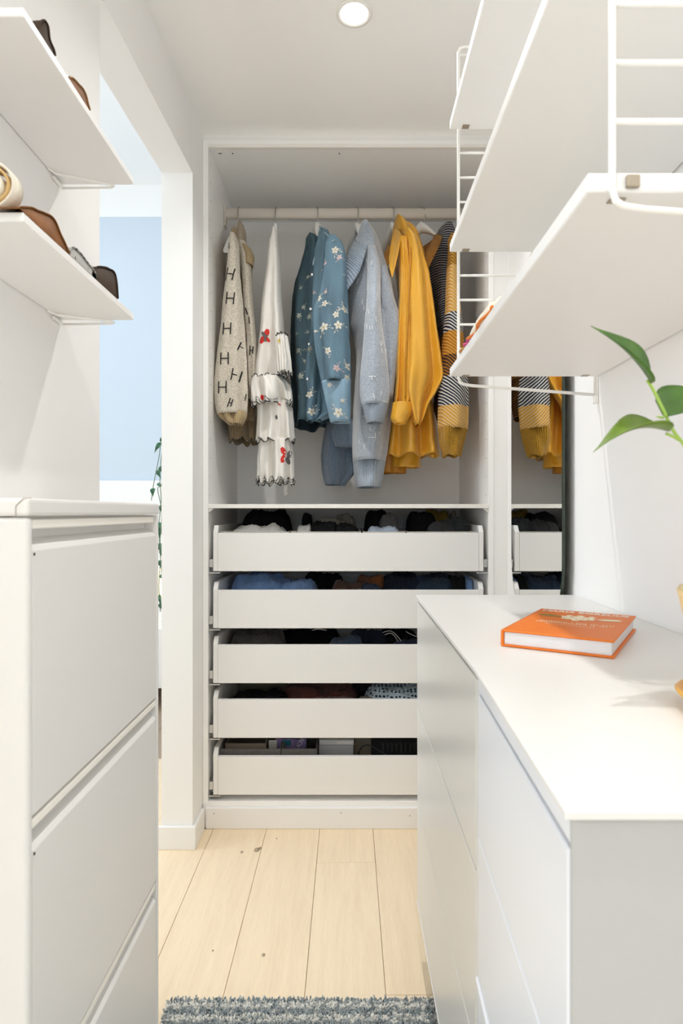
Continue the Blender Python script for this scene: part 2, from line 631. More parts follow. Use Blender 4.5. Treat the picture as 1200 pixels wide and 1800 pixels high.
# recessed downlights -------------------------------------------------
for i, (sx, sy) in enumerate(SPOTS):
    lab = ['round recessed downlight glowing in the ceiling before the wardrobe', 'round recessed downlight in the ceiling over the near chest',
           'round recessed downlight added unseen in the ceiling behind the camera'][i]
    t = thing('ceiling_light', lab, 'lamp', (sx, sy, CEIL - .01), 'recessed ceiling downlights')
    add('ring', lathe([(.034, CEIL - .0005), (.046, CEIL - .0005), (.047, CEIL - .004), (.040, CEIL - .006), (.034, CEIL - .003)], sx, sy, cap=False), M['lamp_ring'], parent=t, smooth=True)
    add('lens', lathe([(.034, CEIL - .0005), (.034, CEIL - .0045), (.020, CEIL - .007), (.002, CEIL - .008)], sx, sy), M['glow'], parent=t, smooth=True)
    area_light('downlight_beam', (sx, sy, CEIL - .012), (0, 0, 0), .024, .024, power=SPOT_W, col=(1, .985, .955), shape='DISK', spread=radians(132))

# ================================================================== WARDROBE
YF, YB = 2.11, 2.67
wr = thing('wardrobe', 'white built-in open wardrobe frame with peg holes between wall pier and mirror', 'wardrobe', (0, YF, 0))
add('side_panel', box(-.498, -.480, YF, YB, .0, 2.355, bev=.0008), M['foil'], parent=wr)
add('side_panel', box(.480, .498, YF, YB, .0, 2.355, bev=.0008), M['foil'], parent=wr)
add('top_panel', box(-.480, .480, YF, YB, 2.337, 2.355, bev=.0008), M['foil'], parent=wr)
add('bottom_panel', box(-.480, .480, YF, YB, .072, .090, bev=.0008), M['foil'], parent=wr)
add('back_panel', box(-.498, .498, YB, YB + .006, .0, 2.355), M['foil'], parent=wr)
add('shelf_panel', box(-.479, .479, YF - .004, YB - .005, 1.093, 1.107, bev=.001), M['foil_edge'], parent=wr)
add('front_rail', box(-.480, .480, YF - .004, YF + .014, 2.327, 2.337, bev=.001), M['foil_edge'], parent=wr)
pl = add('plinth', box(-.487, .498, YF - .012, YF + .004, .0, .072, bev=.002), M['trim'], parent=wr)
hs = bmesh.new()
for (px, py) in [(376, 1430), (599, 1429), (720, 1434)]:
    p = W(px, py, YF - .0125)
    hs2 = lathe([(.0016, -.0004), (.0016, .0004)], 0, 0, n=8)
    for v in hs2.verts: v.co = Vector((p.x + v.co.x, p.y + v.co.z, p.z + v.co.y))
    merge(hs, hs2)
set_props(add('screw_hole', hs, M['hole'], parent=pl), kind='stuff')
# peg holes down both inner sides + front edges
ph_ = bmesh.new()
for sx, nx in ((-.4798, 1), (.4798, -1)):
    for yy in (YF + .037, YB - .06):
        z = 1.14
        while z < 2.31:
            vs = [ph_.verts.new((sx + nx * .0003, yy + .0025 * cos(a * pi / 3), z + .0025 * sin(a * pi / 3))) for a in range(6)]
            ph_.faces.new(vs)
            z += .064
for (px, py) in [(383, 266), (386, 274), (407, 341), (833, 267), (838, 268), (596, 266)]:
    Yh = YF + .03
    X = (px - PX) * Yh / F
    vs = [ph_.verts.new((X + .003 * cos(a * pi / 3), Yh + .004 * sin(a * pi / 3) + .02, 2.3366)) for a in range(6)]
    ph_.faces.new(vs)
set_props(add('peg_hole', ph_, M['hole'], parent=wr), kind='stuff')
for px, py in ((366, 893), (858, 893)):
    s = 1 if px < 600 else -1
    X = -.480 if px < 600 else .480
    add('shelf_bracket', prism([(X, 1.093), (X + s * .016, 1.093), (X + s * .004, 1.081), (X, 1.081)], 'y', YF + .01, YF + .03), M['hanger'], parent=wr)

struct('trim_2', box(-.4995, -.4985, YF - .005, YF + .02, 0.08, CEIL), M['trim'])
struct('trim_3', box(.498, WR, YF + .002, YF + .022, 0, CEIL - .001, bev=.001), M['trim'])
struct('trim_4', box(-.4995, WR, YF + .001, YF + .02, 2.3555, CEIL), M['trim'])

# drawers --------------------------------------------------------------
ZT = [1.008, .8125, .6245, .437, .242]
DH = .131
DNAMES = ['topmost', 'second from the top', 'middle', 'second from the bottom', 'lowest']
DEXTRA = ['holding grey felt boxes of clothes', 'holding a crumpled blue shirt', 'holding dark jeans', 'holding a dotted cloth', 'holding boxes and cables']
for i, zt in enumerate(ZT):
    zb = zt - DH
    d = thing('drawer', 'white open wardrobe drawer, %s of five, %s' % (DNAMES[i], DEXTRA[i]), 'drawer', (0, YF, zb), 'open wardrobe drawers')
    add('front_panel', box(-.447, .447, YF, YF + .016, zb, zt, bev=.0012), M['drawer'], parent=d)
    for s in (-1, 1):
        # side with the cut corner, higher than the front
        prof = [(YF + .001, zb), (YF + .001, zt + .004), (YF + .020, zt + .026), (YF + .50, zt + .026), (YF + .50, zb)]
        xa, xb = (-.463, -.4475) if s < 0 else (.4475, .463)
        add('side_panel', prism(prof, 'x', xa, xb, bev=.001), M['drawer'], parent=d)
        rx0, rx1 = (-.4795, -.466) if s < 0 else (.466, .4795)
        add('runner', box(rx0, rx1, YF + .012, YF + .52, zb + .012, zb + .040, bev=.001), M['steel'], parent=d)
        lx0, lx1 = (-.478, -.440) if s < 0 else (.440, .478)
        add('runner_lip', box(lx0, lx1, YF + .004, YF + .03, zb - .008, zb - .004, bev=.0008), M['steel'], parent=d)
    add('back_panel', box(-.447, .447, YF + .485, YF + .50, zb, zt + (.01 if i != 3 else .026), bev=.001), M['drawer'], parent=d)
    add('bottom_panel', box(-.447, .447, YF + .016, YF + .485, zb + .006, zb + .014), M['drawer'], parent=d)

# ---- drawer contents
CM = {}


def cloth(name, col, **k):
    if name not in CM:
        kk = dict(rough=0.9, var=0.12, vscale=25, bump=0.6, bscale=260, sheen=0.15)
        kk.update(k)
        CM[name] = mat(name, col, **kk)
    return CM[name]


BLACK = cloth('black_cloth', (.006, .006, .007), sheen=0)
CHAR = cloth('charcoal_cloth', (.035, .036, .04), sheen=0.05)
GREY = cloth('grey_cloth', (.16, .16, .165))
NAVY = cloth('navy_cloth', (.018, .03, .06), sheen=.05)
DENIMD = cloth('dark_denim', (.035, .065, .12))
LBLUE = cloth('light_blue_cloth', (.20, .34, .62))
PBLUE = cloth('pale_blue_cloth', (.52, .62, .78))
WHITE = cloth('white_cloth', (.74, .74, .73), var=.05)
BEIGE = cloth('beige_cloth', (.42, .39, .33))
MUST = cloth('mustard_cloth', (.42, .27, .03))
BROWN = cloth('brown_cloth', (.10, .045, .025))
ORBR = cloth('orange_brown_cloth', (.34, .12, .035))
RED = cloth('dusty_red_cloth', (.22, .07, .055))
TAUPE = cloth('taupe_cloth', (.10, .09, .085))
OLIVE = cloth('olive_cloth', (.10, .09, .04))
GREEN = cloth('dark_green_cloth', (.03, .042, .042))


def mound(x0, x1, y0, y1, zb, zt, seed, nx=44, ny=26, ridg=1.0):
    bm = bmesh.new()
    g = []
    w = x1 - x0; dpt = y1 - y0; h = zt - zb
    for j in range(ny + 1):
        row = []
        for i in range(nx + 1):
            u = i / nx * 2 - 1; v = j / ny * 2 - 1
            # soft rounded-square footprint
            uu = u * math.sqrt(1 - .35 * v * v * .8); vv = v * math.sqrt(1 - .35 * u * u * .8)
            e = max(0.0, 1 - abs(u) ** 7) ** .40 * max(0.0, 1 - abs(v) ** 4) ** .45
            x = (x0 + x1) / 2 + uu * w / 2; y = (y0 + y1) / 2 + vv * dpt / 2
            p = Vector((x * 15 + seed * 5.1, y * 22, seed * 1.7))
            n1 = noise.noise(p)
            n2 = 1 - abs(noise.noise(p * 2.3)) * 2
            n3 = 1 - abs(noise.noise(p * 5.0)) * 2
            z = zb + h * e * (0.93 + .16 * n1 * ridg) + e * ridg * (.007 * n2 + .006 * n3 + .003 * noise.noise(p * 11)) - .006 * e * ridg
            row.append(bm.verts.new((x + .005 * n3 * e * ridg, y + .008 * n2 * e * ridg, max(min(z, 1.0905) if zb < 1 else z, zb))))
        g.append(row)
    for j in range(ny):
        for i in range(nx):
            bm.faces.new((g[j][i], g[j][i + 1], g[j + 1][i + 1], g[j + 1][i]))
    # flat underside
    rim = g[0] + [r[-1] for r in g[1:]] + g[-1][-2::-1] + [g[j][0] for j in range(ny - 1, 0, -1)]
    c = bm.verts.new(((x0 + x1) / 2, (y0 + y1) / 2, zb))
    for i in range(len(rim)):
        bm.faces.new((c, rim[(i + 1) % len(rim)], rim[i]))
    bmesh.ops.recalc_face_normals(bm, faces=bm.faces)
    return bm


def pile(name, label, cat, di, xl, xr, yt, Y, hd, m, group, seed, parts=None, zbase=None):
    zt = CZ - (yt - PY) * Y / F
    e_ = (xr - xl) * .10
    x0 = (xl - e_ - PX) * Y / F; x1 = (xr + e_ - PX) * Y / F
    x0 = max(x0, -.444); x1 = min(x1, .444)
    if di == 0:                              # stays inside its felt box
        xm = (x0 + x1) / 2
        for (fa, fb) in [(387, 509), (511, 635), (637, 712), (714, 838)]:
            ba = (fa - PX) * 2.14 / F + .0085; bb = (fb - PX) * 2.14 / F - .0085
            if ba <= xm <= bb: x0, x1 = max(x0, ba), min(x1, bb)
    zb = (ZT[di] - DH + .0145) if zbase is None else zbase
    bm = mound(x0, x1, Y - hd, Y + hd, zb, zt, seed)
    o = add(name, bm, m, smooth=True)
    set_props(o, label, cat, group)
    return o


# four grey felt boxes in the top drawer
fx = [(387, 509), (511, 635), (637, 712), (714, 838)]
flabs = ['grey felt box at the left end of the top drawer', 'grey felt box second from the left in the top drawer',
         'narrow grey felt box third from the left in the top drawer', 'grey felt box at the right end of the top drawer']
zb0 = ZT[0] - DH + .0145
for k, (a, b) in enumerate(fx):
    t = thing('storage_box', flabs[k], 'box', ((a + b - 2 * PX) / 2 * 2.14 / F, 2.3, zb0), 'grey felt boxes in the top drawer')
    xa = (a - PX) * 2.14 / F + .001; xb = (b - PX) * 2.14 / F - .001
    zt0 = ZT[0] + .004
    for (p, q, r, s) in [(xa, xb, 2.132, 2.138), (xa, xb, 2.576, 2.582), (xa, xa + .006, 2.138, 2.576), (xb - .006, xb, 2.138, 2.576)]:
        add('side', box(p, q, r, s, zb0, zt0, bev=.001), M['felt'], parent=t)
    add('base', box(xa + .006, xb - .006, 2.138, 2.576, zb0, zb0 + .004), M['felt'], parent=t)

G = 'clothes in the top drawer'
zz = zb0 + .0045
pile('black_jacket', 'large black folded garment behind the white shirt, top drawer', 'clothing', 0, 404, 505, 897, 2.47, .09, BLACK, G, 1, zbase=zz)
pile('white_shirt', 'crumpled white shirt in the left felt box of the top drawer', 'clothing', 0, 396, 506, 923, 2.24, .09, WHITE, G, 2, zbase=zz)
pile('black_jacket', 'black rounded garment second from left at the back, top drawer', 'clothing', 0, 515, 545, 900, 2.5, .07, BLACK, G, 31, zbase=zz)
pile('sock', 'white crumpled cloth right of the white shirt, top drawer', 'clothing', 0, 514, 544, 921, 2.23, .06, WHITE, G, 3, zbase=zz)
pile('black_blouse', 'small black crumpled top right of the white shirts, top drawer', 'clothing', 0, 546, 592, 915, 2.25, .08, BLACK, G, 4, zbase=zz)
pile('black_vest', 'flat black cloth at the middle box front, top drawer', 'clothing', 0, 590, 633, 923, 2.22, .06, BLACK, G, 5, zbase=zz)
pile('beige_shirt', 'beige crumpled shirt behind the black tops, top drawer', 'clothing', 0, 560, 632, 906, 2.44, .09, BEIGE, G, 6, zbase=zz)
pile('black_sweater', 'tall black knitted garment at the back middle, top drawer', 'clothing', 0, 632, 678, 896, 2.44, .09, BLACK, G, 7, zbase=zz)
pile('pale_blue_shirt', 'pale blue crumpled shirt at the front of the narrow box, top drawer', 'clothing', 0, 641, 706, 921, 2.21, .055, PBLUE, G, 8, zbase=zz)
pile('grey_top', 'grey crumpled top behind the pale blue shirt, top drawer', 'clothing', 0, 668, 709, 905, 2.36, .07, GREY, G, 9, zbase=zz)
pile('black_sweater', 'black piled garment in the right felt box, top drawer', 'clothing', 0, 717, 762, 897, 2.40, .10, BLACK, G, 10, zbase=zz)
pile('mustard_scarf', 'mustard yellow scarf at the back of the right box, top drawer', 'clothing', 0, 745, 786, 894, 2.50, .07, MUST, G, 11, zbase=zz)
pile('grey_top', 'charcoal crumpled top at the front of the right box, top drawer', 'clothing', 0, 750, 796, 916, 2.22, .07, CHAR, G, 12, zbase=zz)
pile('dark_green_top', 'dark green crumpled top at the right end, top drawer', 'clothing', 0, 788, 832, 908, 2.28, .10, GREEN, G, 13, zbase=zz)
pile('beige_shirt', 'small beige cloth at the back right end, top drawer', 'clothing', 0, 792, 814, 896, 2.52, .05, BEIGE, G, 14, zbase=zz)
G = 'clothes in the second drawer'
pile('blue_shirt', 'large light blue crumpled shirt at left, second drawer', 'clothing', 1, 404, 500, 1008, 2.33, .15, LBLUE, G, 21)
pile('blue_jeans', 'light blue folded jeans beside the crumpled blue shirt, second drawer', 'clothing', 1, 492, 554, 1019, 2.28, .10, LBLUE, G, 22)
pile('black_belt_bag', 'black strappy bag behind the blue jeans, second drawer', 'bag', 1, 535, 600, 1008, 2.42, .12, BLACK, G, 23)
pile('brown_sweater', 'dark brown crumpled sweater at middle, second drawer', 'clothing', 1, 585, 640, 1021, 2.25, .09, BROWN, G, 24)
pile('orange_brown_top', 'orange brown folded top at middle back, second drawer', 'clothing', 1, 628, 672, 1007, 2.38, .10, ORBR, G, 25)
pile('navy_jeans', 'small navy rolled jeans under the orange brown top, second drawer', 'clothing', 1, 634, 668, 1027, 2.2, .05, NAVY, G, 26)
pile('navy_jeans', 'dark blue jeans right of the orange brown top, second drawer', 'clothing', 1, 672, 735, 1009, 2.36, .13, NAVY, G, 27)
pile('denim_jeans', 'dark denim jeans right of centre, second drawer', 'clothing', 1, 725, 790, 1010, 2.33, .13, DENIMD, G, 28)
pile('black_blouse', 'black top near the right end, second drawer', 'clothing', 1, 786, 822, 1011, 2.32, .12, BLACK, G, 29)
pile('blue_shirt', 'thin light blue cloth squeezed at the right end, second drawer', 'clothing', 1, 816, 834, 1010, 2.25, .08, LBLUE, G, 30)
G = 'clothes in the middle drawer'
pile('taupe_sweater', 'taupe grey folded sweater at left, middle drawer', 'clothing', 2, 408, 494, 1106, 2.32, .14, TAUPE, G, 41)
pile('black_trousers', 'black trousers left of centre, middle drawer', 'clothing', 2, 490, 590, 1108, 2.45, .12, BLACK, G, 42)
pile('denim_jeans', 'blue denim jeans at centre front, middle drawer', 'clothing', 2, 580, 634, 1120, 2.22, .07, DENIMD, G, 43)
pile('navy_jeans', 'navy jeans behind the centre denim, middle drawer', 'clothing', 2, 616, 676, 1107, 2.36, .11, NAVY, G, 44)
pile('black_trousers', 'black trousers with a pale stitched edge, middle drawer', 'clothing', 2, 670, 730, 1108, 2.40, .12, BLACK, G, 45)
pile('navy_jeans', 'navy jeans at the right front, middle drawer', 'clothing', 2, 690, 760, 1125, 2.22, .07, NAVY, G, 46)
sb = bmesh.new()
for pts in ([(672, 1112), (684, 1109), (694, 1114), (706, 1128)], [(676, 1116), (686, 1113), (694, 1119), (700, 1129)], [(713, 1110), (722, 1115), (732, 1119)], [(548, 1108), (560, 1106), (574, 1108)]):
    tube(smooth_path([W(a, b, 2.20) for a, b in pts]), .0012, n=6, bm=sb)
tt = add('drawstring', sb, WHITE, smooth=True)
set_props(tt, 'pale thin drawstrings curling on the dark trousers, middle drawer', 'cord', G)
G = 'clothes in the fourth drawer'
pile('black_blouse', 'flat black cloth at left, fourth drawer', 'clothing', 3, 396, 500, 1218, 2.26, .12, BLACK, G, 51)
pile('red_sweater', 'dusty red crumpled sweater at centre, fourth drawer', 'clothing', 3, 500, 618, 1204, 2.38, .14, RED, G, 52)
pile('pink_top', 'dull pink cloth in front of the red sweater, fourth drawer', 'clothing', 3, 545, 625, 1224, 2.20, .05, cloth('dull_pink_cloth', (.20, .10, .08)), G, 53)
pile('grey_top', 'dark grey top behind the dotted cloth, fourth drawer', 'clothing', 3, 610, 668, 1205, 2.46, .10, CHAR, G, 54)
pile('beige_shirt', 'narrow beige cloth left of the dotted cloth, fourth drawer', 'clothing', 3, 628, 668, 1224, 2.21, .05, cloth('dim_beige', (.22, .19, .15)), G, 55)
# dotted cloth
md = mat('dotted_cotton', (.62, .72, .80), .9)
nt = md.node_tree
tc = nt.nodes['Texture Coordinate']
vo = nt.nodes.new('ShaderNodeTexVoronoi'); vo.inputs['Scale'].default_value = 70; vo.inputs['Randomness'].default_value = .25
nt.links.new(tc.outputs['Object'], vo.inputs['Vector'])
r = ramp_mat(md, vo.outputs['Distance'], [(0, (.01, .03, .08)), (.36, (.62, .74, .84))])
nt.links.new(r.outputs[0], nt.nodes['Principled BSDF'].inputs['Base Color'])
pile('dotted_blouse', 'white and pale blue blouse with dark dots, fourth drawer', 'clothing', 3, 646, 738, 1203, 2.27, .12, md, G, 56)
# perforated box at the back left of the fourth drawer
t = thing('storage_box', 'beige perforated box with an oval hand hole, fourth drawer', 'box', (-.36, 2.55, ZT[3] - DH + .0145))
zz3 = ZT[3] - DH + .0145
pm = mat('perforated_board', (.30, .29, .22), .7)
nt = pm.node_tree
vo = nt.nodes.new('ShaderNodeTexVoronoi'); vo.inputs['Scale'].default_value = 110; vo.inputs['Randomness'].default_value = 0
nt.links.new(nt.nodes['Texture Coordinate'].outputs['Object'], vo.inputs['Vector'])
r = ramp_mat(pm, vo.outputs['Distance'], [(0, (.05, .05, .04)), (.24, (.30, .29, .22))])
nt.links.new(r.outputs[0], nt.nodes['Principled BSDF'].inputs['Base Color'])
add('front', box(-.443, -.25, 2.50, 2.504, zz3, ZT[3] + .03, bev=.001), pm, parent=t)
for (a, b) in ((-.443, -.439), (-.254, -.25)):
    add('side', box(a, b, 2.504, 2.585, zz3, ZT[3] + .03, bev=.001), pm, parent=t)
add('back', box(-.439, -.254, 2.581, 2.585, zz3, ZT[3] + .03, bev=.001), pm, parent=t)
hh = prism([(-.375 + .022 * (1 if cos(a * pi / 8) > 0 else -1) * 1 + .012 * cos(a * pi / 8) , ZT[3] - .01 + .012 * sin(a * pi / 8)) for a in range(16)], 'y', 2.4985, 2.4998)
add('hand_hole', hh, M['dark'], parent=t)

# bottom drawer: trays and boxes
zz4 = ZT[4] - DH + .0145


def tray(label, x0, x1, y0, y1, z1, m, group=None, name='tray', cat='box'):
    zz4 = ZT[4] - DH + .0145 + (.0045 if 'taller' in label else 0)
    t = thing(name, label, cat, ((x0 + x1) / 2, (y0 + y1) / 2, zz4), group)
    for (p, q, r, s) in [(x0, x1, y0, y0 + .005), (x0, x1, y1 - .005, y1), (x0, x0 + .005, y0 + .005, y1 - .005), (x1 - .005, x1, y0 + .005, y1 - .005)]:
        add('side', box(p, q, r, s, zz4, z1, bev=.001), m, parent=t)
    add('base', box(x0 + .005, x1 - .005, y0 + .005, y1 - .005, zz4, zz4 + .004), m, parent=t)
    return t


tray('dark brown felt tray at the left front, lowest drawer', (388 - PX) * 2.14 / F, (494 - PX) * 2.14 / F, 2.132, 2.30, ZT[4] + .018, M['felt_dark'], 'felt trays in the lowest drawer')
tray('dark brown felt tray left of centre, lowest drawer', (495 - PX) * 2.14 / F, (557 - PX) * 2.14 / F, 2.132, 2.30, ZT[4] + .018, M['felt_dark'], 'felt trays in the lowest drawer')
tray('taller empty felt box at the back left, lowest drawer', (400 - PX) * 2.2 / F, (470 - PX) * 2.2 / F, 2.155, 2.285, ZT[4] + .028, mat('brown_card', (.16, .13, .10), .9))
t = thing('magazine', 'white and purple printed booklet standing in the lowest drawer', 'booklet', (-.21, 2.21, zz4))
add('cover', box(-.262, -.150, 2.205, 2.217, zz4 + .005, ZT[4] + .024, bev=.001), mat('booklet_cover', (.22, .17, .36), .4, var=.6, vscale=30), parent=t)
add('white_page', box(-.284, -.255, 2.196, 2.200, zz4 + .005, ZT[4] + .024, bev=.001), WHITE, parent=t)
add('teal_print', box(-.235, -.205, 2.2025, 2.2045, ZT[4] + .004, ZT[4] + .022), mat('teal_print', (.01, .16, .22), .4), parent=t)


def text_obj(body, size, m, name, parent, loc, rot, extrude=.0002, bold=0.0, align='CENTER', sx=1.0):
    cu = bpy.data.curves.new(name, 'FONT')
    cu.body = body
    cu.size = size
    cu.extrude = extrude
    cu.offset = bold
    cu.align_x = align
    cu.align_y = 'CENTER'
    o = bpy.data.objects.new(name + '_tmp', cu)
    COL.objects.link(o)
    bpy.context.view_layer.update()
    me = bpy.data.meshes.new_from_object(o)
    bpy.data.objects.remove(o)
    me.name = name
    me.materials.clear()
    me.materials.append(m)
    ob = bpy.data.objects.new(name, me)
    COL.objects.link(ob)
    ob.parent = parent
    ob.location = Vector(loc)
    ob.rotation_euler = rot
    ob.scale = (sx, 1, 1)
    return ob


text_obj('ICN', .020, WHITE, 'printed_letters', t, Vector((-.172, 2.2035, ZT[4] + .012)) - Vector(t.location), (pi / 2, radians(-60), 0))
t = thing('paper_box', 'pale grey flat carton with a white label, lowest drawer', 'box', (-.04, 2.24, zz4))
gb = mat('grey_carton', (.45, .46, .48), .6)
add('lower_carton', box(-.106, .018, 2.20, 2.29, zz4, ZT[4] + .006, bev=.002), gb, parent=t)
add('upper_carton', box(-.104, .02, 2.195, 2.29, ZT[4] + .007, ZT[4] + .025, bev=.002), mat('grey_carton_light', (.6, .61, .63), .6), parent=t)
add('white_label', box(-.04, .012, 2.1936, 2.1948, ZT[4] + .011, ZT[4] + .021), WHITE, parent=t)
t = thing('cream_carton', 'cream cardboard box with an orange rim, lowest drawer', 'box', (.15, 2.45, zz4))
cc = mat('cream_card', (.8, .74, .62), .8)
add('carton_body', box(.025, .30, 2.43, 2.57, zz4, ZT[4] + .025, bev=.002), cc, parent=t)
add('carton_lid', box(.022, .303, 2.427, 2.573, ZT[4] + .0255, ZT[4] + .031, bev=.001), mat('orange_card', (.45, .20, .08), .8), parent=t)
t = thing('electric_razor_case', 'black ribbed case lying in front of the cream box, lowest drawer', 'case', (.18, 2.24, zz4))
add('case_body', box(.085, .26, 2.20, 2.30, zz4, ZT[4] + .020, bev=.008, seg=3), BLACK, parent=t, smooth=True)
for k in range(8):
    add('rib', box(.12 + k * .016, .128 + k * .016, 2.197, 2.2015, ZT[4] - .02, ZT[4] + .012, bev=.001), M['dark'], parent=t)
cb = tube(smooth_path([W(a, b, 2.185) for a, b in [(628, 1330), (636, 1313), (648, 1310), (660, 1316), (674, 1324), (682, 1332)]] + [Vector((.16, 2.19, zz4 + .02)), Vector((.22, 2.18, zz4 + .01))]), .002, n=8)
set_props(add('cable', cb, M['dark'], smooth=True), 'thin black cable looping over the case, lowest drawer', 'cable')

# rail and hangers -------------------------------------------------------
YR = 2.39
ZRL = W(0, 376, YR).z
t = thing('clothes_rail', 'beige oval clothes rail across the wardrobe', 'rail', (0, YR, ZRL))
bm = bmesh.new()
n_ = 24
ra = [bm.verts.new((-.474, YR + .014 * cos(2 * pi * k / n_), ZRL + .021 * sin(2 * pi * k / n_))) for k in range(n_)]
rb = [bm.verts.new((.474, YR + .014 * cos(2 * pi * k / n_), ZRL + .021 * sin(2 * pi * k / n_))) for k in range(n_)]
for k in range(n_): bm.faces.new((ra[k], rb[k], rb[(k + 1) % n_], ra[(k + 1) % n_]))
bm.faces.new(ra[::-1]); bm.faces.new(rb)
add('tube', bm, M['rail'], parent=t, smooth=True)
for s in (-1, 1):
    add('bracket', box(min(s * .4735, s * .4795), max(s * .4735, s * .4795), YR - .02, YR + .02, ZRL - .055, ZRL + .028, bev=.003), M['rail'], parent=t)


def hanger(px, ang, label, style='wide', drop=0.0):
    X = (px - PX) * YR / F
    a = radians(ang)
    d = Vector((sin(a), -cos(a), 0))
    zt = ZRL + .021
    t = thing('coat_hanger', label, 'hanger', (X, YR, zt - .10 - drop), 'hangers on the wardrobe rail')
    nz = zt - .085
    pts = []
    for k in range(17):
        th = radians(205 - 205 * k / 16 - 25)
        pts.append(Vector((X, YR, ZRL)) - d * (.0175 * cos(th)) * -1 * -1 + Vector((0, 0, .0245 * sin(th))))
    pts = pts[::-1]
    front = Vector((X, YR, 0)) + d * .0178
    pts = [Vector((X, YR, ZRL)) - d * .0178 * cos(radians(a)) + Vector((0, 0, .0250 * sin(radians(a)))) for a in range(-20, 181, 12)]
    pts += [Vector((front.x, front.y, ZRL - .012)), Vector((X, YR, ZRL)) + d * .015 + Vector((0, 0, -.028)), Vector((X, YR, ZRL)) + d * .004 + Vector((0, 0, -.040)), Vector((X, YR, nz))]
    add('hook', tube(pts, .0020, n=8), M['hook'], parent=t, smooth=True)
    # shoulders: lofted blade along the hanger direction
    bm = bmesh.new()
    side = Vector((cos(a), sin(a), 0))
    rings = []
    N = 28
    for i in range(N + 1):
        s = -1 + 2 * i / N
        q = abs(s)
        cz = nz + .012 - (.155 * q ** 1.25 if style == 'wide' else .20 * q ** 1.1) - drop
        wd = (.012 + .009 * min(1, q * 2.2)) if style == 'wide' else .006
        ht = (.024 - .018 * min(1, q * 2.2)) if style == 'wide' else .013 - .005 * q
        if q > .93: wd *= .75; ht *= .7
        c = Vector((X, YR, cz)) + d * ((.165 if style == 'wide' else .12) * s)
        # arms bow slightly
        c += side * (.02 * q * q) * (0 if style == 'wide' else 0)
        rings.append([bm.verts.new(c + side * wd * cos(2 * pi * k / 10) + Vector((0, 0, ht * sin(2 * pi * k / 10)))) for k in range(10)])
    for A, B in zip(rings[:-1], rings[1:]):
        for k in range(10): bm.faces.new((A[k], A[(k + 1) % 10], B[(k + 1) % 10], B[k]))
    bm.faces.new(rings[0]); bm.faces.new(rings[-1][::-1])
    bmesh.ops.recalc_face_normals(bm, faces=bm.faces)
    add('shoulder_bar', bm, M['hanger'], parent=t, smooth=True)
    return t


hanger(420, -4, 'hanger holding the beige cardigan', drop=.01)
hanger(485, 0, 'slim white hanger holding the ruffled dress', style='slim', drop=.02)
hanger(557, 14, 'white hanger holding the floral denim shirt')
hanger(627, 16, 'white hanger holding the pale blue sweater')
hanger(689, 17, 'white hanger holding the mustard blouse')
hanger(740, 50, 'white hanger turned sideways holding the striped sweater')


# ---- cloth materials using the UV of the tube (u around, v down)
def knit(name, c1, c2, ribs=0, speck=0.0, bump=.8, fuzz=0.3, rough=.95):
    m = bpy.data.materials.new(name)
    m.use_nodes = True
    nt = m.node_tree
    b = nt.nodes['Principled BSDF']
    b.inputs['Roughness'].default_value = rough
    b.inputs['Sheen Weight'].default_value = fuzz
    b.inputs['Specular IOR Level'].default_value = .2
    tc = nt.nodes.new('ShaderNodeTexCoord')
    n = nt.nodes.new('ShaderNodeTexNoise'); n.inputs['Scale'].default_value = 220; n.inputs['Detail'].default_value = 3
    nt.links.new(tc.outputs['Object'], n.inputs['Vector'])
    r = ramp_mat(m, n.outputs[0], [(.35, c2), (.6, c1)], 'LINEAR')
    big = nt.nodes.new('ShaderNodeTexNoise'); big.inputs['Scale'].default_value = 12
    nt.links.new(tc.outputs['Object'], big.inputs['Vector'])
    mx = nt.nodes.new('ShaderNodeMixRGB'); mx.blend_type = 'MULTIPLY'; mx.inputs[0].default_value = .35
    rb_ = ramp_mat(m, big.outputs[0], [(.3, (.8, .8, .8)), (.7, (1, 1, 1))], 'LINEAR')
    nt.links.new(r.outputs[0], mx.inputs[1]); nt.links.new(rb_.outputs[0], mx.inputs[2])
    last = mx.outputs[0]
    hsock = n.outputs[0]
    if ribs:
        sp = nt.nodes.new('ShaderNodeSeparateXYZ')
        nt.links.new(tc.outputs['UV'], sp.inputs[0])
        mu = nt.nodes.new('ShaderNodeMath'); mu.operation = 'MULTIPLY'; mu.inputs[1].default_value = ribs * 2 * pi
        nt.links.new(sp.outputs[0], mu.inputs[0])
        sn = nt.nodes.new('ShaderNodeMath'); sn.operation = 'SINE'
        nt.links.new(mu.outputs[0], sn.inputs[0])
        mx2 = nt.nodes.new('ShaderNodeMixRGB'); mx2.blend_type = 'MULTIPLY'; mx2.inputs[0].default_value = .8
        r2 = ramp_mat(m, sn.outputs[0], [(0, (.66, .66, .66)), (.6, (1, 1, 1))], 'LINEAR')
        nt.links.new(last, mx2.inputs[1]); nt.links.new(r2.outputs[0], mx2.inputs[2])
        last = mx2.outputs[0]
        hsock = sn.outputs[0]
    nt.links.new(last, b.inputs['Base Color'])
    bp = nt.nodes.new('ShaderNodeBump'); bp.inputs['Strength'].default_value = bump; bp.inputs['Distance'].default_value = .0015
    nt.links.new(hsock, bp.inputs['Height'])
    nt.links.new(bp.outputs[0], b.inputs['Normal'])
    return m


def flat(name, col, rough=.8, **k):
    return mat(name, col, rough, **k)


def garment(name, label, cat='clothing', X=0):
    return thing(name, label, cat, (X, YR, 1.2))


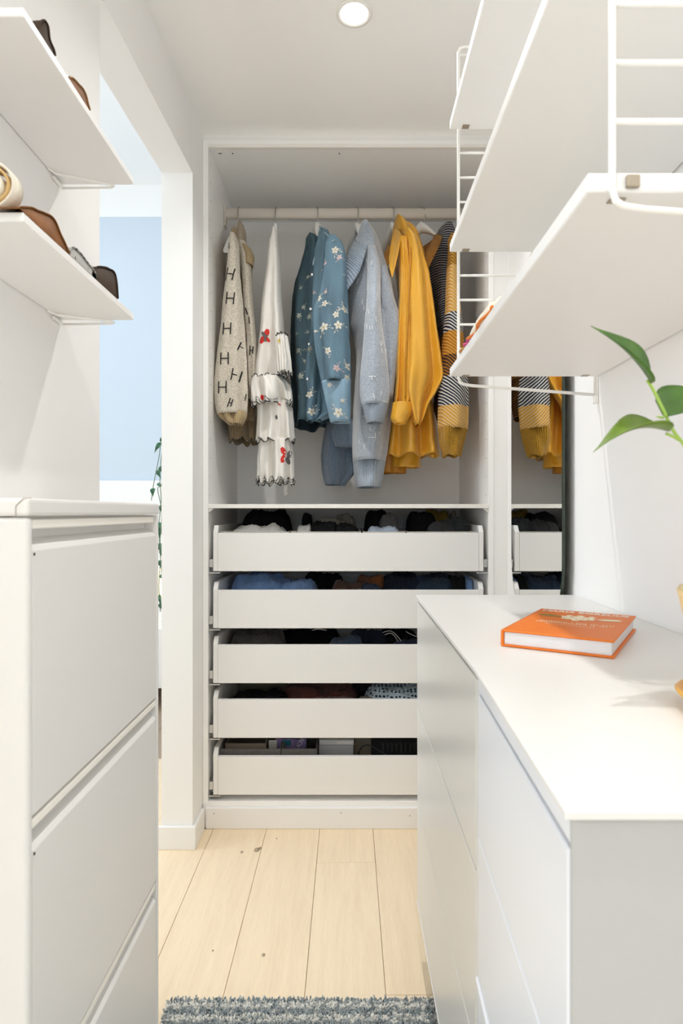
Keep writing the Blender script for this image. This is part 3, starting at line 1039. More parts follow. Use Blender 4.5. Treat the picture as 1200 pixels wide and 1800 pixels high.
# ---------------- 1 beige cardigan with embroidered letters
g = garment('cardigan', 'beige knitted cardigan with black letter H motifs, leftmost on the rail', X=-.42)
kb = knit('beige_knit', (.70, .65, .56), (.50, .44, .35))
kb2 = knit('tan_knit', (.40, .29, .16), (.24, .16, .08), ribs=60)
kb3 = knit('tan_rib', (.66, .50, .28), (.52, .37, .18), ribs=40)
bv = []
body = add('body', loft([(425, 408, 430), (470, 410, 436), (520, 412, 439), (600, 415, 447), (690, 412, 451), (745, 405, 450)], 2.40, .12, seed=3, amp=(.05, .2)), knit('tan_body', (.42, .32, .20), (.28, .20, .11)), parent=g, smooth=True, solid=.003)
bv.append(LAST['bvh'])
add('hem', loft([(735, 404, 451), (750, 399, 451), (776, 402, 450)], 2.40, .115, seed=3, rows=10, amp=(.2, .25), top_cap=False, hem=.008), kb2, parent=g, smooth=True, solid=.004)
add('sleeve', loft([(416, 402, 412), (430, 400, 416), (477, 396, 418), (535, 389, 423), (602, 382, 428), (658, 375.5, 431), (705, 374.5, 432), (728, 379, 430)], 2.20, .035, seed=5, amp=(.05, .22), folds=(2, 3, 5)), kb, parent=g, smooth=True, solid=.003)
bv.append(LAST['bvh'])
add('cuff', loft([(724, 378, 431), (732, 383, 430), (746, 399, 423)], 2.20, .03, seed=5, rows=8, amp=(.2, .25), top_cap=False), kb3, parent=g, smooth=True, solid=.004)
add('back_sleeve', loft([(432, 417, 432), (450, 420, 438), (520, 426, 440), (620, 432, 449), (700, 436, 452)], 2.29, .05, seed=9, amp=(.05, .2), folds=(2, 3)), kb, parent=g, smooth=True, solid=.003)
bv.append(LAST['bvh'])
add('collar', loft([(399, 418, 425), (408, 414, 428), (425, 410, 429), (440, 409, 430)], 2.33, .05, seed=2, rows=14, amp=(.05, .1)), knit('cream_rib', (.62, .52, .38), (.5, .4, .28), ribs=50), parent=g, smooth=True, solid=.003)
add('folded_cuff', loft([(434, 424, 431), (440, 423, 438), (452, 426, 443), (468, 428, 441)], 2.27, .03, seed=12, rows=12, amp=(.05, .1), top_cap=False), kb3, parent=g, smooth=True, solid=.004)
ink = flat('black_yarn', (.012, .011, .012), .9)
for (zx, zy, rot, half) in [(160, 390, -.25, 0), (163, 543, -.1, 0), (143, 732, -.05, 0), (128, 918, 0, 0), (200, 1022, -.2, 0), (115, 1097, 0, 0), (165, 1195, -.35, 1), (226, 840, -.3, 1), (270, 828, -.05, 1), (240, 575, .35, 2), (258, 635, .1, 2), (285, 520, .3, 1), (250, 1150, -.2, 2), (205, 215, 0, 2), (150, 205, .1, 2), (140, 262, .1, 2)]:
    bm = bmesh.new()
    px, py = 360 + zx / 3.6, 380 + zy / 3.6
    h, w = .021, .0135
    if half == 0:
        sh = [stroke(-w, -h, -w, 0, .0038), stroke(-w, 0, -w, h, .0038), stroke(w, -h, w, 0, .0038), stroke(w, 0, w, h, .0038), stroke(-w, 0, w, 0, .0034)]
    elif half == 1:
        sh = [stroke(-.005, -h * .8, -.005, h * .8, .0034), stroke(.006, -h * .6, .006, h * .7, .0034), stroke(-.005, 0, .006, 0, .0032)]
    else:
        sh = [stroke(0, -h * .6, 0, 0, .0034), stroke(0, 0, 0, h * .6, .0034)]
    decal(bm, bv, px, py, 2.2, sh, rot=rot, lift=.004)
    if len(bm.verts):
        add('embroidered_letter', bm, ink, parent=g, solid=.001)
    else:
        bm.free()

g.location.x += .006

# ---------------- 2 white ruffled dress
g = garment('ruffled_dress', 'white ruffled dress with black thread edging and red flowers', X=-.28)
dw = mat('ivory_crepe', (.80, .775, .73), .75, bump=.25, bscale=500, var=.03, vscale=20)
ivg = mat('black_thread', (.012, .012, .014), .8)
bv = []
add('strap', box(W(482, 0, 2.38).x, W(486.5, 0, 2.38).x, 2.375, 2.384, W(0, 413, 2.38).z, W(0, 393, 2.38).z, bev=.002), M['hanger'], parent=g)
add('bodice', loft([(410, 481, 486), (418, 478, 489), (430, 474, 490.5), (470, 469.5, 493), (519, 463, 494), (560, 459, 497), (602, 455, 500), (640, 449, 503), (668, 445, 509)], 2.26, .055, seed=11, amp=(.05, .3), folds=(2, 3, 5)), dw, parent=g, smooth=True, solid=.002)
bv.append(LAST['bvh'])


def trim_line(pts, parent, r=.0016, wob=.0055, seed=0, kf=.6):
    rnd = random.Random(seed)
    out = []
    n = len(pts)
    for i in range(n):
        p = pts[i]
        q = pts[(i + 1) % n]
        for k in range(3):
            u = k / 3
            v = p.lerp(q, u)
            s = i * 3 + k
            out.append(v + Vector((.4 * wob * sin(s * .71 * kf + seed), .3 * wob * cos(s * .63), wob * sin(s * .47 * kf) * (.6 + .4 * sin(s * .13)))))
    add('edging', tube(out, r, n=5, closed=True), ivg, parent=parent, smooth=True)


TI = [
    ([(590, 486, 505), (600, 484, 507), (630, 487, 511), (657, 489, 513)], 2.17, .03, 21, .006),
    ([(664, 444, 498), (680, 441, 511), (712, 442, 514)], 2.22, .055, 22, .006),
    ([(706, 452, 512), (740, 452, 516), (776, 449, 518)], 2.24, .05, 23, .007),
    ([(772, 455, 512), (810, 453, 516), (848, 452, 517)], 2.25, .05, 24, .009),
]
for (lv, Y, hy, sd, hm) in TI:
    rf = add('ruffle', loft(lv, Y, hy, seed=sd, rows=24, cols=110, amp=(.15, .42), folds=(4, 7, 13), top_cap=True, hem=hm), dw, parent=g, smooth=True, solid=.0015)
    bv.append(LAST['bvh'])
    rim = LAST['rim']; top = LAST['top']
    trim_line(rim, g, seed=sd)
    if sd in (21, 22):
        trim_line(top, g, seed=sd + 3)
    if sd in (22, 23, 24):
        trim_line([p + Vector((0, -.003, .012)) for p in rim[55:]] + [p + Vector((0, -.004, .006)) for p in rim[:1:-1][:54]], g, seed=sd + 7, r=.0009, wob=.006) if sd != 23 else None
redm = flat('red_print', (.62, .025, .015), .7)
gry = flat('grey_print', (.13, .12, .12), .8)
bm = bmesh.new(); bm2 = bmesh.new()
petal = lambda s, r_: [(-.002 * s, 0), (.004 * s, .001), (.0085 * s, .008 * s), (.008 * s, .018 * s), (.003 * s, .027 * s), (-.005 * s, .024 * s), (-.007 * s, .012 * s)]
rr_ = lambda poly, a: [(u * cos(a) - v * sin(a), u * sin(a) + v * cos(a)) for u, v in poly]
decal(bm, bv, 464, 588, 2.2, [rr_(petal(1.1, 0), -.4), rr_(petal(1.2, 0), 2.6), rr_(petal(.9, 0), 3.9), rr_(petal(.5, 0), .9)], lift=.003)
decal(bm2, bv, 464, 590, 2.2, [rr_(petal(.8, 0), .5), rr_(petal(.6, 0), 3.3), rr_(petal(.5, 0), 5.5)], lift=.0045)
decal(bm, bv, 462, 705, 2.2, [rr_(petal(.8, 0), .1)], lift=.004)
decal(bm, bv, 500, 800, 2.2, [rr_(petal(1.15, 0), .35), rr_(petal(1.1, 0), 2.9)], lift=.004)
decal(bm2, bv, 504, 803, 2.2, [rr_(petal(1.0, 0), -.5), rr_(petal(1.0, 0), 3.4), rr_(petal(.6, 0), 5.0)], lift=.005)
decal(bm, bv, 494, 713, 2.2, [rr_(petal(.35, 0), 1.2)], lift=.004)
decal(bm2, bv, 486, 730, 2.2, [rr_(petal(.6, 0), 3.2)], lift=.004)
decal(bm2, bv, 486, 430, 2.2, [stroke(-.003, .003, .003, -.002, .002)], lift=.003)
decal(bm2, bv, 490, 472, 2.2, [stroke(0, .006, .0, -.006, .003)], lift=.003)
set_props(add('red_flower', bm, redm, parent=g), kind='stuff')
set_props(add('grey_flower', bm2, gry, parent=g), kind='stuff')
bm = bmesh.new()
decal(bm, bv, 494, 603, 2.2, [rr_(petal(.6, 0), 3.1)], lift=.004)
add('yellow_flower', bm, flat('yellow_print', (.62, .50, .16)), parent=g)
add('ribbon', plate([W(500, 846, 2.3), W(507, 846, 2.3), W(505, 860, 2.3), W(506, 868, 2.29), W(501, 872, 2.3), W(499, 862, 2.3)]), dw, parent=g, solid=.001)

# ---------------- 3 denim shirt
g = garment('denim_shirt', 'blue denim shirt printed with small white flowers', X=-.12)
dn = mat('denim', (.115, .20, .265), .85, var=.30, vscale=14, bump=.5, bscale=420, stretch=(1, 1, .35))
dnd = mat('denim_shaded', (.042, .082, .105), .85, var=.30, vscale=14, bump=.5, bscale=420, stretch=(1, 1, .35))  # shade on the shirt body put into a darker copy of the denim
bv = []
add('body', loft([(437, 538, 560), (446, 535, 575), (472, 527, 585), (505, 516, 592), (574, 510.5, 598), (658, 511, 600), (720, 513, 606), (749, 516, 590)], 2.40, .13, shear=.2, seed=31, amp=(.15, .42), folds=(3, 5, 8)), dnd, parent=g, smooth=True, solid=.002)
bv.append(LAST['bvh'])
add('front_panel', loft([(412, 560, 578), (440, 553, 590), (505, 549, 590), (574, 546, 590), (645, 536, 590), (700, 530, 592), (728, 526, 590), (740, 540, 566)], 2.25, .04, shear=.2, seed=33, amp=(.15, .45), folds=(2, 4, 6)), dn, parent=g, smooth=True, solid=.002)
bv.append(LAST['bvh'])
add('sleeve', loft([(419, 577, 590), (430, 572, 602), (449, 571, 607), (505, 564, 610), (547, 551, 612), (590, 551, 613.5), (630, 556, 615.5), (672, 565, 616)], 2.17, .035, seed=34, amp=(.10, .32), folds=(2, 3, 5)), dn, parent=g, smooth=True, solid=.002)
bv.append(LAST['bvh'])
cf = add('cuff', loft([(670, 565, 616), (700, 571, 616), (742, 581, 615)], 2.17, .036, seed=34, rows=16, amp=(.10, .08), folds=(2, 3, 5), top_cap=False), mat('denim_cuff', (.22, .35, .46), .8, var=.12, vscale=20, bump=.5, bscale=420), parent=g, smooth=True, solid=.003)
bv.append(LAST['bvh'])
seam = flat('pale_seam', (.42, .52, .58))
for part, zz_ in (('cuff_seam', LAST['rim']),):
    add(part, tube(zz_, .0014, n=5, closed=True), seam, parent=g)
add('cuff_seam', tube(LAST['top'], .0012, n=5, closed=True), flat('dark_seam', (.06, .1, .14)), parent=g)
# collar: two leaves round the neck
Yc = 2.27
add('collar', plate([W(562, 397, Yc + .03), W(569, 400, Yc), W(574, 410, Yc - .02), W(567, 426, Yc - .03), W(558, 448, Yc - .03), W(550, 467, Yc - .035), W(549, 455, Yc), W(555, 436, Yc + .01), W(560, 414, Yc + .02)]), dn, parent=g, solid=.005)
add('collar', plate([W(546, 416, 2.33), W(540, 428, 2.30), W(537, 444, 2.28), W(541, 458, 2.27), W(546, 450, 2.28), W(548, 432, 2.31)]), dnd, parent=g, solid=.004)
add('collar_stand', tube(smooth_path([W(550, 466, 2.232), W(556, 438, 2.262), W(561, 414, 2.272), W(563, 399, 2.285), W(569, 401, 2.262)]), .0022, n=6), seam, parent=g, smooth=True)
add('yoke_seam', tube(smooth_path([W(570, 408, 2.20), W(578, 416, 2.17), W(584, 424, 2.14), W(588, 421, 2.13)]), .0016, n=6), seam, parent=g, smooth=True)
for k in range(4):
    p = W(548 - k * 2.5, 480 + k * 62, 2.24)
    pp = on_cloth(bv, p.x, p.z, .002)
    if pp:
        bm = lathe([(.0045, -.001), (.0045, .001)], 0, 0, n=10)
        for v in bm.verts: v.co = Vector((pp.x + v.co.x, pp.y + v.co.z, pp.z + v.co.y))
        add('button', bm, M['steel'], parent=g)
fl = flat('cream_print', (.66, .64, .56)); flp = flat('pink_print', (.62, .48, .50)); flc = flat('ochre_print', (.45, .38, .2)); fld = flat('shaded_print', (.30, .33, .30))  # flowers on the shaded body get a print colour darkened by that shade
FL = [(825, 240, 1), (850, 290, .8), (760, 310, .6), (683, 440, .5), (722, 530, .8), (765, 500, .5), (760, 575, 1), (755, 725, 1.2), (830, 650, 1), (845, 715, 1.2), (885, 610, .9), (700, 735, .5), (780, 880, 1.2), (835, 985, 1.2), (905, 960, .9), (900, 1030, .8), (790, 1080, .8), (845, 1255, 1.3), (655, 1110, 1.2), (668, 1220, 1.1), (895, 385, .6), (870, 1180, .6),
      (610, 515, -.7), (580, 570, -.8), (650, 590, -.8), (575, 810, -.9), (655, 805, -.9), (595, 985, -1.1), (640, 320, -.5), (590, 380, -.5), (620, 880, -.5), (575, 1120, -.6), (640, 690, -.5), (560, 690, -.5)]
bmf = bmesh.new(); bmp = bmesh.new(); bmc = bmesh.new(); bmd = bmesh.new()
rnd = random.Random(5)
for (zx, zy, s) in FL:
    px, py = 360 + zx / 3.6, 380 + zy / 3.6
    a0 = rnd.uniform(0, 6.28)
    tgt = bmd if s < 0 else (bmp if rnd.random() < .15 else bmf)
    s_ = abs(s) * rnd.uniform(1.0, 1.3)
    pets = []
    for k in range(5):
        a = a0 + k * 2 * pi / 5
        pets.append(circ(.0046 * s_, .0062 * s_ * cos(a), .0062 * s_ * sin(a), n=7, ex=.75, rot=a))
    decal(tgt, bv, px, py, 2.17, pets, lift=.003)
    decal(bmc, bv, px, py, 2.17, [circ(.0024 * s_, n=6)], lift=.0042)
    for q in range(2):
        a = rnd.uniform(0, 6.28); L = .020 * s_
        st = [stroke(.008 * s_ * cos(a), .008 * s_ * sin(a), L * cos(a), L * sin(a), .0011), circ(.0028 * s_, L * cos(a), L * sin(a), n=6, ex=.5, rot=a), circ(.0022 * s_, L * .7 * cos(a + .35), L * .7 * sin(a + .35), n=6, ex=.5, rot=a + 1)]
        decal(tgt, bv, px, py, 2.17, st, lift=.003)
set_props(add('flower_print', bmf, fl, parent=g), kind='stuff')
set_props(add('pink_flower_print', bmp, flp, parent=g), kind='stuff')
set_props(add('flower_centre', bmc, flc, parent=g), kind='stuff')
set_props(add('shaded_flower_print', bmd, fld, parent=g), kind='stuff')

# ---------------- 4 pale blue fuzzy sweater
g = garment('fuzzy_sweater', 'pale grey blue fluffy sweater with ribbed collar and cuffs', X=.05)
ks = knit('mohair', (.42, .465, .53), (.28, .33, .40), bump=1.0, fuzz=.9)
kr = knit('mohair_rib', (.40, .49, .60), (.30, .38, .50), ribs=64, fuzz=.6)
kr2 = knit('mohair_rib_wide', (.44, .52, .62), (.34, .42, .53), ribs=44, fuzz=.6)
kdk = knit('mohair_rib_deep', (.20, .27, .37), (.15, .21, .30), ribs=70, fuzz=.4)
bv = []
add('body', loft([(412, 632, 648), (430, 624, 664), (452, 616, 671), (477, 608, 679), (530, 609, 694), (562, 614, 704), (578, 616, 707), (592, 622, 702), (630, 627, 696), (699, 623, 689), (741, 621, 686), (790, 620, 680), (812, 621, 676)], 2.32, .12, shear=.15, seed=41, amp=(.05, .2), folds=(2, 3, 5)), ks, parent=g, smooth=True, solid=.005)
bv.append(LAST['bvh'])
add('hem', loft([(808, 621, 677), (830, 623, 673), (857, 628, 667)], 2.32, .10, shear=.15, seed=41, rows=14, amp=(.2, .22), folds=(2, 3, 5), top_cap=False), kr2, parent=g, smooth=True, solid=.005)
add('sleeve', loft([(424, 648, 660, .4, .05), (460, 647, 668, .5, .03), (500, 646, 668, .8, .015), (530, 645, 668), (574, 641, 671), (616, 638, 677), (660, 634, 682), (685, 633, 684), (712, 636, 682)], 2.15, .042, seed=43, amp=(.02, .12), folds=(2, 3, 4)), ks, parent=g, smooth=True, solid=.004)
bv.append(LAST['bvh'])
add('cuff', loft([(710, 636, 682), (722, 640, 679), (744, 645, 672)], 2.15, .038, seed=43, rows=12, amp=(.1, .1), folds=(2, 3, 4), top_cap=False), kr, parent=g, smooth=True, solid=.005)
add('elbow_fold', loft([(470, 668, 680, .5), (520, 666, 691), (560, 668, 703), (578, 671, 707.5), (600, 676, 703), (640, 678, 697), (699, 681, 690)], 2.215, .035, seed=44, amp=(.04, .12), folds=(2, 3), bottom_cap=True), ks, parent=g, smooth=True, solid=.003)
add('collar', band([(633, 407, 2.30), (624, 421, 2.26), (614, 440, 2.22), (608, 462, 2.20), (606, 500, 2.20)], [(650, 417, 2.24), (645, 435, 2.20), (639, 455, 2.175), (629, 482, 2.175), (608, 514, 2.185)]), kr, parent=g, smooth=True, solid=.005)
add('far_sleeve_cuff', loft([(738, 576, 622), (770, 569, 622), (800, 565, 621), (830, 567, 622), (853, 572, 606)], 2.42, .05, seed=46, rows=24, amp=(.08, .2), folds=(2, 3, 5)), kdk, parent=g, smooth=True, solid=.004)
add('folded_rib', loft([(742, 588, 624), (765, 584, 626), (786, 590, 618)], 2.36, .03, seed=47, rows=12, amp=(.1, .2), folds=(2, 3, 5)), knit('mohair_rib_mid', (.28, .36, .47), (.22, .29, .40), ribs=56), parent=g, smooth=True, solid=.004)
bm = bmesh.new()
rnd = random.Random(8)
for k in range(70):
    px = rnd.uniform(622, 700); py = rnd.uniform(430, 800)
    a = rnd.choice([0, 0, .2, -.2, 1.5])
    h = rnd.uniform(.006, .012)
    decal(bm, bv, px, py, 2.2, [stroke(0, -h, 0, h, .0024)], rot=a, lift=.006)
set_props(add('stitch_marks', bm, flat('pale_yarn', (.75, .76, .76)), parent=g), kind='stuff')

# ---------------- 5 mustard satin blouse
g = garment('satin_blouse', 'mustard yellow satin blouse with pointed collar', X=.2)
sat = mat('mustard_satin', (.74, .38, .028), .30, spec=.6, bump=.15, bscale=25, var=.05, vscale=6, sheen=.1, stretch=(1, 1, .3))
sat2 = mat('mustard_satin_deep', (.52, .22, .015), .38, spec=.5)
bv = []
add('body', loft([(404, 690, 702), (412, 688, 724), (425, 689, 735), (485, 697, 752), (560, 705, 758), (640, 697, 756), (699, 688, 757), (769, 682, 765), (803, 678, 770)], 2.34, .12, shear=.15, seed=51, amp=(.10, .45), folds=(3, 4, 7), hem=.006), sat, parent=g, smooth=True, solid=.0015)
bv.append(LAST['bvh'])
add('sleeve', loft([(410, 708, 722), (420, 714, 734), (455, 717, 746), (486, 714, 755), (574, 716, 767), (640, 714, 777), (664, 712, 779), (690, 712, 766), (712, 718, 752), (735, 724, 744), (748, 730, 736)], 2.18, .040, seed=52, amp=(.10, .42), folds=(2, 3, 6)), sat, parent=g, smooth=True, solid=.0015)
bv.append(LAST['bvh'])
add('gathered_sleeve', loft([(420, 700, 716), (500, 702, 722), (600, 698, 722), (670, 696, 722), (712, 692, 722)], 2.19, .03, seed=53, amp=(.1, .45), folds=(3, 5, 8)), sat, parent=g, smooth=True, solid=.0015)
bv.append(LAST['bvh'])
add('cuff', loft([(708, 691, 724), (725, 688, 723), (738, 687, 716), (745, 694, 712)], 2.155, .028, seed=54, rows=14, amp=(.04, .06), folds=(2, 3), top_cap=False), sat, parent=g, smooth=True, solid=.003)
bv.append(LAST['bvh'])
pb = on_cloth(bv, W(713, 727, 2.15).x, W(713, 727, 2.15).z, .002)
if pb:
    bm = lathe([(.006, -.0012), (.006, .0012), (.003, .002)], 0, 0, n=12)
    for v in bm.verts: v.co = Vector((pb.x + v.co.x, pb.y - v.co.z, pb.z + v.co.y))
    add('button', bm, mat('amber_button', (.5, .25, .03), .25), parent=g)
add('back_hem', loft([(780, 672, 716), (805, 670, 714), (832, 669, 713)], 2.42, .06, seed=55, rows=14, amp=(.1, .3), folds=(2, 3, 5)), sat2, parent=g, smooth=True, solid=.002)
add('inner_hem', loft([(790, 688, 738), (806, 688, 738), (822, 689, 738)], 2.38, .05, seed=56, rows=12, amp=(.1, .3), folds=(2, 3, 5)), sat, parent=g, smooth=True, solid=.002)
Yc = 2.20
add('collar', plate([W(694, 402, Yc + .04), W(701, 406, Yc), W(705, 412, Yc - .03), W(700, 440, Yc - .05), W(694, 466, Yc - .055), W(689, 487, Yc - .055), W(685, 472, Yc - .03), W(684, 452, Yc), W(688, 424, Yc + .02)]), sat, parent=g, solid=.004)
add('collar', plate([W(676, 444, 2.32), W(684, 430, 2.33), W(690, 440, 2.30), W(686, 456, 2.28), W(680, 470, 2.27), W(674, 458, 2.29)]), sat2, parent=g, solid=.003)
add('placket', tube(smooth_path([W(722, 414, 2.175), W(722, 440, 2.145), W(719, 500, 2.14), W(716, 580, 2.14), W(712, 640, 2.14), W(712, 700, 2.14)]), .0025, n=6), sat2, parent=g, smooth=True)

# ---------------- 6 striped sweater
g = garment('striped_sweater', 'navy, orange and white striped sweater with mustard ribbed cuff, rightmost on the rail', X=.36)


def striped(name, bands, z_top, z_bot, angle=0.0, freq=140, pale=(.72, .68, .60)):
    """bands by height: each (start fraction, dark, light) crossed with fine stripes"""
    m = bpy.data.materials.new(name)
    m.use_nodes = True
    nt = m.node_tree
    b = nt.nodes['Principled BSDF']
    b.inputs['Roughness'].default_value = .9
    b.inputs['Specular IOR Level'].default_value = .2
    tc = nt.nodes.new('ShaderNodeTexCoord')
    geo = nt.nodes.new('ShaderNodeNewGeometry')
    sp = nt.nodes.new('ShaderNodeSeparateXYZ')
    nt.links.new(tc.outputs['UV'], sp.inputs[0])
    r1 = ramp_mat(m, sp.outputs[1], [(a, c) for a, c, d in bands])
    r2 = ramp_mat(m, sp.outputs[1], [(a, d) for a, c, d in bands])
    s2 = nt.nodes.new('ShaderNodeSeparateXYZ')
    nt.links.new(geo.outputs['Position'], s2.inputs[0])
    m1 = nt.nodes.new('ShaderNodeMath'); m1.operation = 'MULTIPLY'; m1.inputs[1].default_value = sin(angle)
    m2 = nt.nodes.new('ShaderNodeMath'); m2.operation = 'MULTIPLY_ADD'; m2.inputs[1].default_value = cos(angle)
    nt.links.new(s2.outputs[0], m1.inputs[0])
    nt.links.new(s2.outputs[2], m2.inputs[0]); nt.links.new(m1.outputs[0], m2.inputs[2])
    nn = nt.nodes.new('ShaderNodeTexNoise'); nn.inputs['Scale'].default_value = 14
    nt.links.new(geo.outputs['Position'], nn.inputs['Vector'])
    m2b = nt.nodes.new('ShaderNodeMath'); m2b.operation = 'MULTIPLY_ADD'; m2b.inputs[1].default_value = .012
    nt.links.new(nn.outputs[0], m2b.inputs[0]); nt.links.new(m2.outputs[0], m2b.inputs[2])
    m3 = nt.nodes.new('ShaderNodeMath'); m3.operation = 'MULTIPLY'; m3.inputs[1].default_value = freq * 2 * pi
    nt.links.new(m2b.outputs[0], m3.inputs[0])
    m4 = nt.nodes.new('ShaderNodeMath'); m4.operation = 'SINE'
    nt.links.new(m3.outputs[0], m4.inputs[0])
    m5 = nt.nodes.new('ShaderNodeMath'); m5.operation = 'GREATER_THAN'; m5.inputs[1].default_value = .1
    nt.links.new(m4.outputs[0], m5.inputs[0])
    mx = nt.nodes.new('ShaderNodeMixRGB')
    nt.links.new(m5.outputs[0], mx.inputs[0])
    nt.links.new(r1.outputs[0], mx.inputs[1]); nt.links.new(r2.outputs[0], mx.inputs[2])
    nt.links.new(mx.outputs[0], b.inputs['Base Color'])
    bp = nt.nodes.new('ShaderNodeBump'); bp.inputs['Strength'].default_value = .5; bp.inputs['Distance'].default_value = .0015
    nt.links.new(m4.outputs[0], bp.inputs['Height']); nt.links.new(bp.outputs[0], b.inputs['Normal'])
    return m


NV = (.012, .016, .035); WH = (.58, .56, .52); OG = (.58, .29, .045); TN = (.62, .46, .24); BK = (.03, .022, .02); DO = (.33, .13, .02)
bm_ = striped('striped_body', [(0, NV, (.30, .29, .28)), (.58, DO, OG), (.80, BK, DO)], 0, 0, 0.12, 118)
sl_ = striped('striped_sleeve', [(0, (.22, .12, .03), OG), (.16, OG, TN), (.40, NV, WH), (.50, DO, OG), (.62, BK, DO), (.73, NV, WH), (.88, OG, TN)], 0, 0, .72, 112)
bv = []
add('body', loft([(412, 768, 792), (430, 760, 800), (452, 751, 801), (478, 750, 802), (513, 759, 804), (560, 765, 806), (630, 772, 806), (690, 766, 806), (712, 764, 800), (735, 770, 796)], 2.34, .10, shear=.3, seed=61, amp=(.04, .12), folds=(2, 3, 5)), bm_, parent=g, smooth=True, solid=.004)
add('sleeve', loft([(420, 788, 796), (440, 789, 800), (490, 785, 803), (547, 783, 809), (574, 780.5, 812), (630, 776, 816), (685, 771, 822), (730, 770, 822), (755, 770, 820)], 2.19, .045, seed=62, amp=(.05, .18), folds=(2, 3, 5)), sl_, parent=g, smooth=True, solid=.004)
add('cuff', loft([(753, 770, 820), (775, 772, 815), (802, 778, 808)], 2.19, .042, seed=62, rows=16, amp=(.18, .25), folds=(2, 3, 5), top_cap=False, hem=.004), knit('mustard_rib', (.56, .30, .03), (.42, .21, .02), ribs=52, fuzz=.1), parent=g, smooth=True, solid=.005)
nb = knit('orange_rib', (.40, .17, .025), (.28, .11, .015), ribs=0, fuzz=.1)
nbr = knit('orange_ribbing', (.44, .19, .028), (.30, .12, .016), ribs=90, fuzz=.1)
add('neckband', band([(764, 413, 2.27), (757, 428, 2.22), (749, 444, 2.19), (743, 462, 2.19), (740, 480, 2.21)], [(777, 417, 2.25), (771, 434, 2.19), (762, 452, 2.17), (754, 470, 2.17), (747, 490, 2.19)]), nbr, parent=g, smooth=True, solid=.004)
add('neck_lining', plate([W(740, 436, 2.44), W(752, 428, 2.44), W(766, 417, 2.40), W(762, 440, 2.30), W(750, 466, 2.28), W(743, 470, 2.30), W(738, 452, 2.36)]), nb, parent=g, solid=.003)

# ================================================================== CLOTHES DONE -> MIRROR
mi = thing('wall_mirror', 'tall rounded frameless mirror on the right wall beside the wardrobe', 'mirror', (.52, 1.72, .72))
pts = []
cy0, r0 = 1.722, .2325
zl, zh = .955, 1.58
XM = .5165
for k in range(25):
    a = pi + pi * k / 24
    pts.append((cy0 + r0 * cos(a), zl + r0 * sin(a)))
for k in range(25):
    a = pi * k / 24
    pts.append((cy0 + r0 * cos(a), zh + r0 * sin(a)))
add('backing', prism(pts, 'x', XM + .0003, XM + .0075), M['mirror_edge'], parent=mi)
add('wall_spacer', box(XM + .0076, WR - .0002, 1.66, 1.78, 1.1, 1.5), M['trim'], parent=mi)
bm = bmesh.new()
vs = [bm.verts.new((XM, cy0 + (y - cy0) * .992, z)) for y, z in pts]
bm.faces.new(vs)
add('glass', bm, M['mirror'], parent=mi)

# ================================================================== RIGHT WALL SHELVES
Y0S, Y1S = .562, 1.342
XF = .2206
rack = []
zs = [1.375, 1.646, 1.913]
slab = ['lowest of three white wall shelves on the right, above the chest', 'middle one of three white wall shelves on the right wall', 'topmost of three white wall shelves on the right wall']
for i, z in enumerate(zs):
    t = thing('wall_shelf', slab[i], 'shelf', (XF, Y0S, z), 'white shelves on the right wall')
    th = .018
    add('board', box(XF, WR - .004 if i < 2 else WR - .004, Y0S + .006, Y1S, z, z + th, bev=.0015), M['shelf'], parent=t)
    for (yy) in (Y0S + .008, Y1S - .012):
        for xx in (.252, WR - .035):
            add('clip', box(xx - .006, xx + .009, yy + (.008 if yy < 1 else -.006), yy + (.018 if yy < 1 else .008), z - .0012, z - .0002, bev=.0003), M['clip'], parent=t)
            add('clip', box(xx - .001 + (.004 if yy < 1 else 0), xx + .009 + (.006 if yy < 1 else 0), yy - .0068 if yy < 1 else yy + .0122, yy - .0022 if yy < 1 else yy + .0162, z + .003, z + .014, bev=.0006), M['clip'], parent=t)


def ladder(yy, label):
    t = thing('ladder_panel', label, 'shelf panel', (.24, yy, 1.355), 'white wire ladder panels of the right shelves')
    zt, zb = 2.096, 1.358
    X0, X1 = .2405, WR - .006
    r = .0033
    path = [Vector((X1, yy, zb - .022)), Vector((X0 + .03, yy, zb - .002)), Vector((X0 + .010, yy, zb + .001)), Vector((X0 + .003, yy, zb + .006)), Vector((X0, yy, zb + .016)), Vector((X0, yy, (zb + zt) / 2)), Vector((X0, yy, zt - .012)), Vector((X0 + .004, yy, zt - .003)), Vector((X0 + .012, yy, zt)), Vector((X1, yy, zt))]
    add('frame_wire', tube(path, r, n=10), M['wire'], parent=t, smooth=True)
    add('wall_wire', tube([Vector((X1, yy, zb - .03)), Vector((X1, yy, zt))], r, n=10), M['wire'], parent=t, smooth=True)
    z = 2.078
    k = 0
    while z > zb + .03:
        if all(not (q - .004 < z < q + .022) for q in zs):
            add('rung', tube([Vector((X0 + .001, yy, z)), Vector((X1, yy, z))], r * .82, n=8), M['wire'], parent=t, smooth=True)
        z -= .0535
        k += 1
    add('wall_fixing', box(X1 - .004, WR, yy - .006, yy + .006, zb - .042, zb - .024, bev=.002), M['hanger'], parent=t)
    return t


ladder(Y1S + .004, 'white wire ladder panel at the far end of the right shelves')
ladder(Y0S, 'white wire ladder panel at the near end of the right shelves')
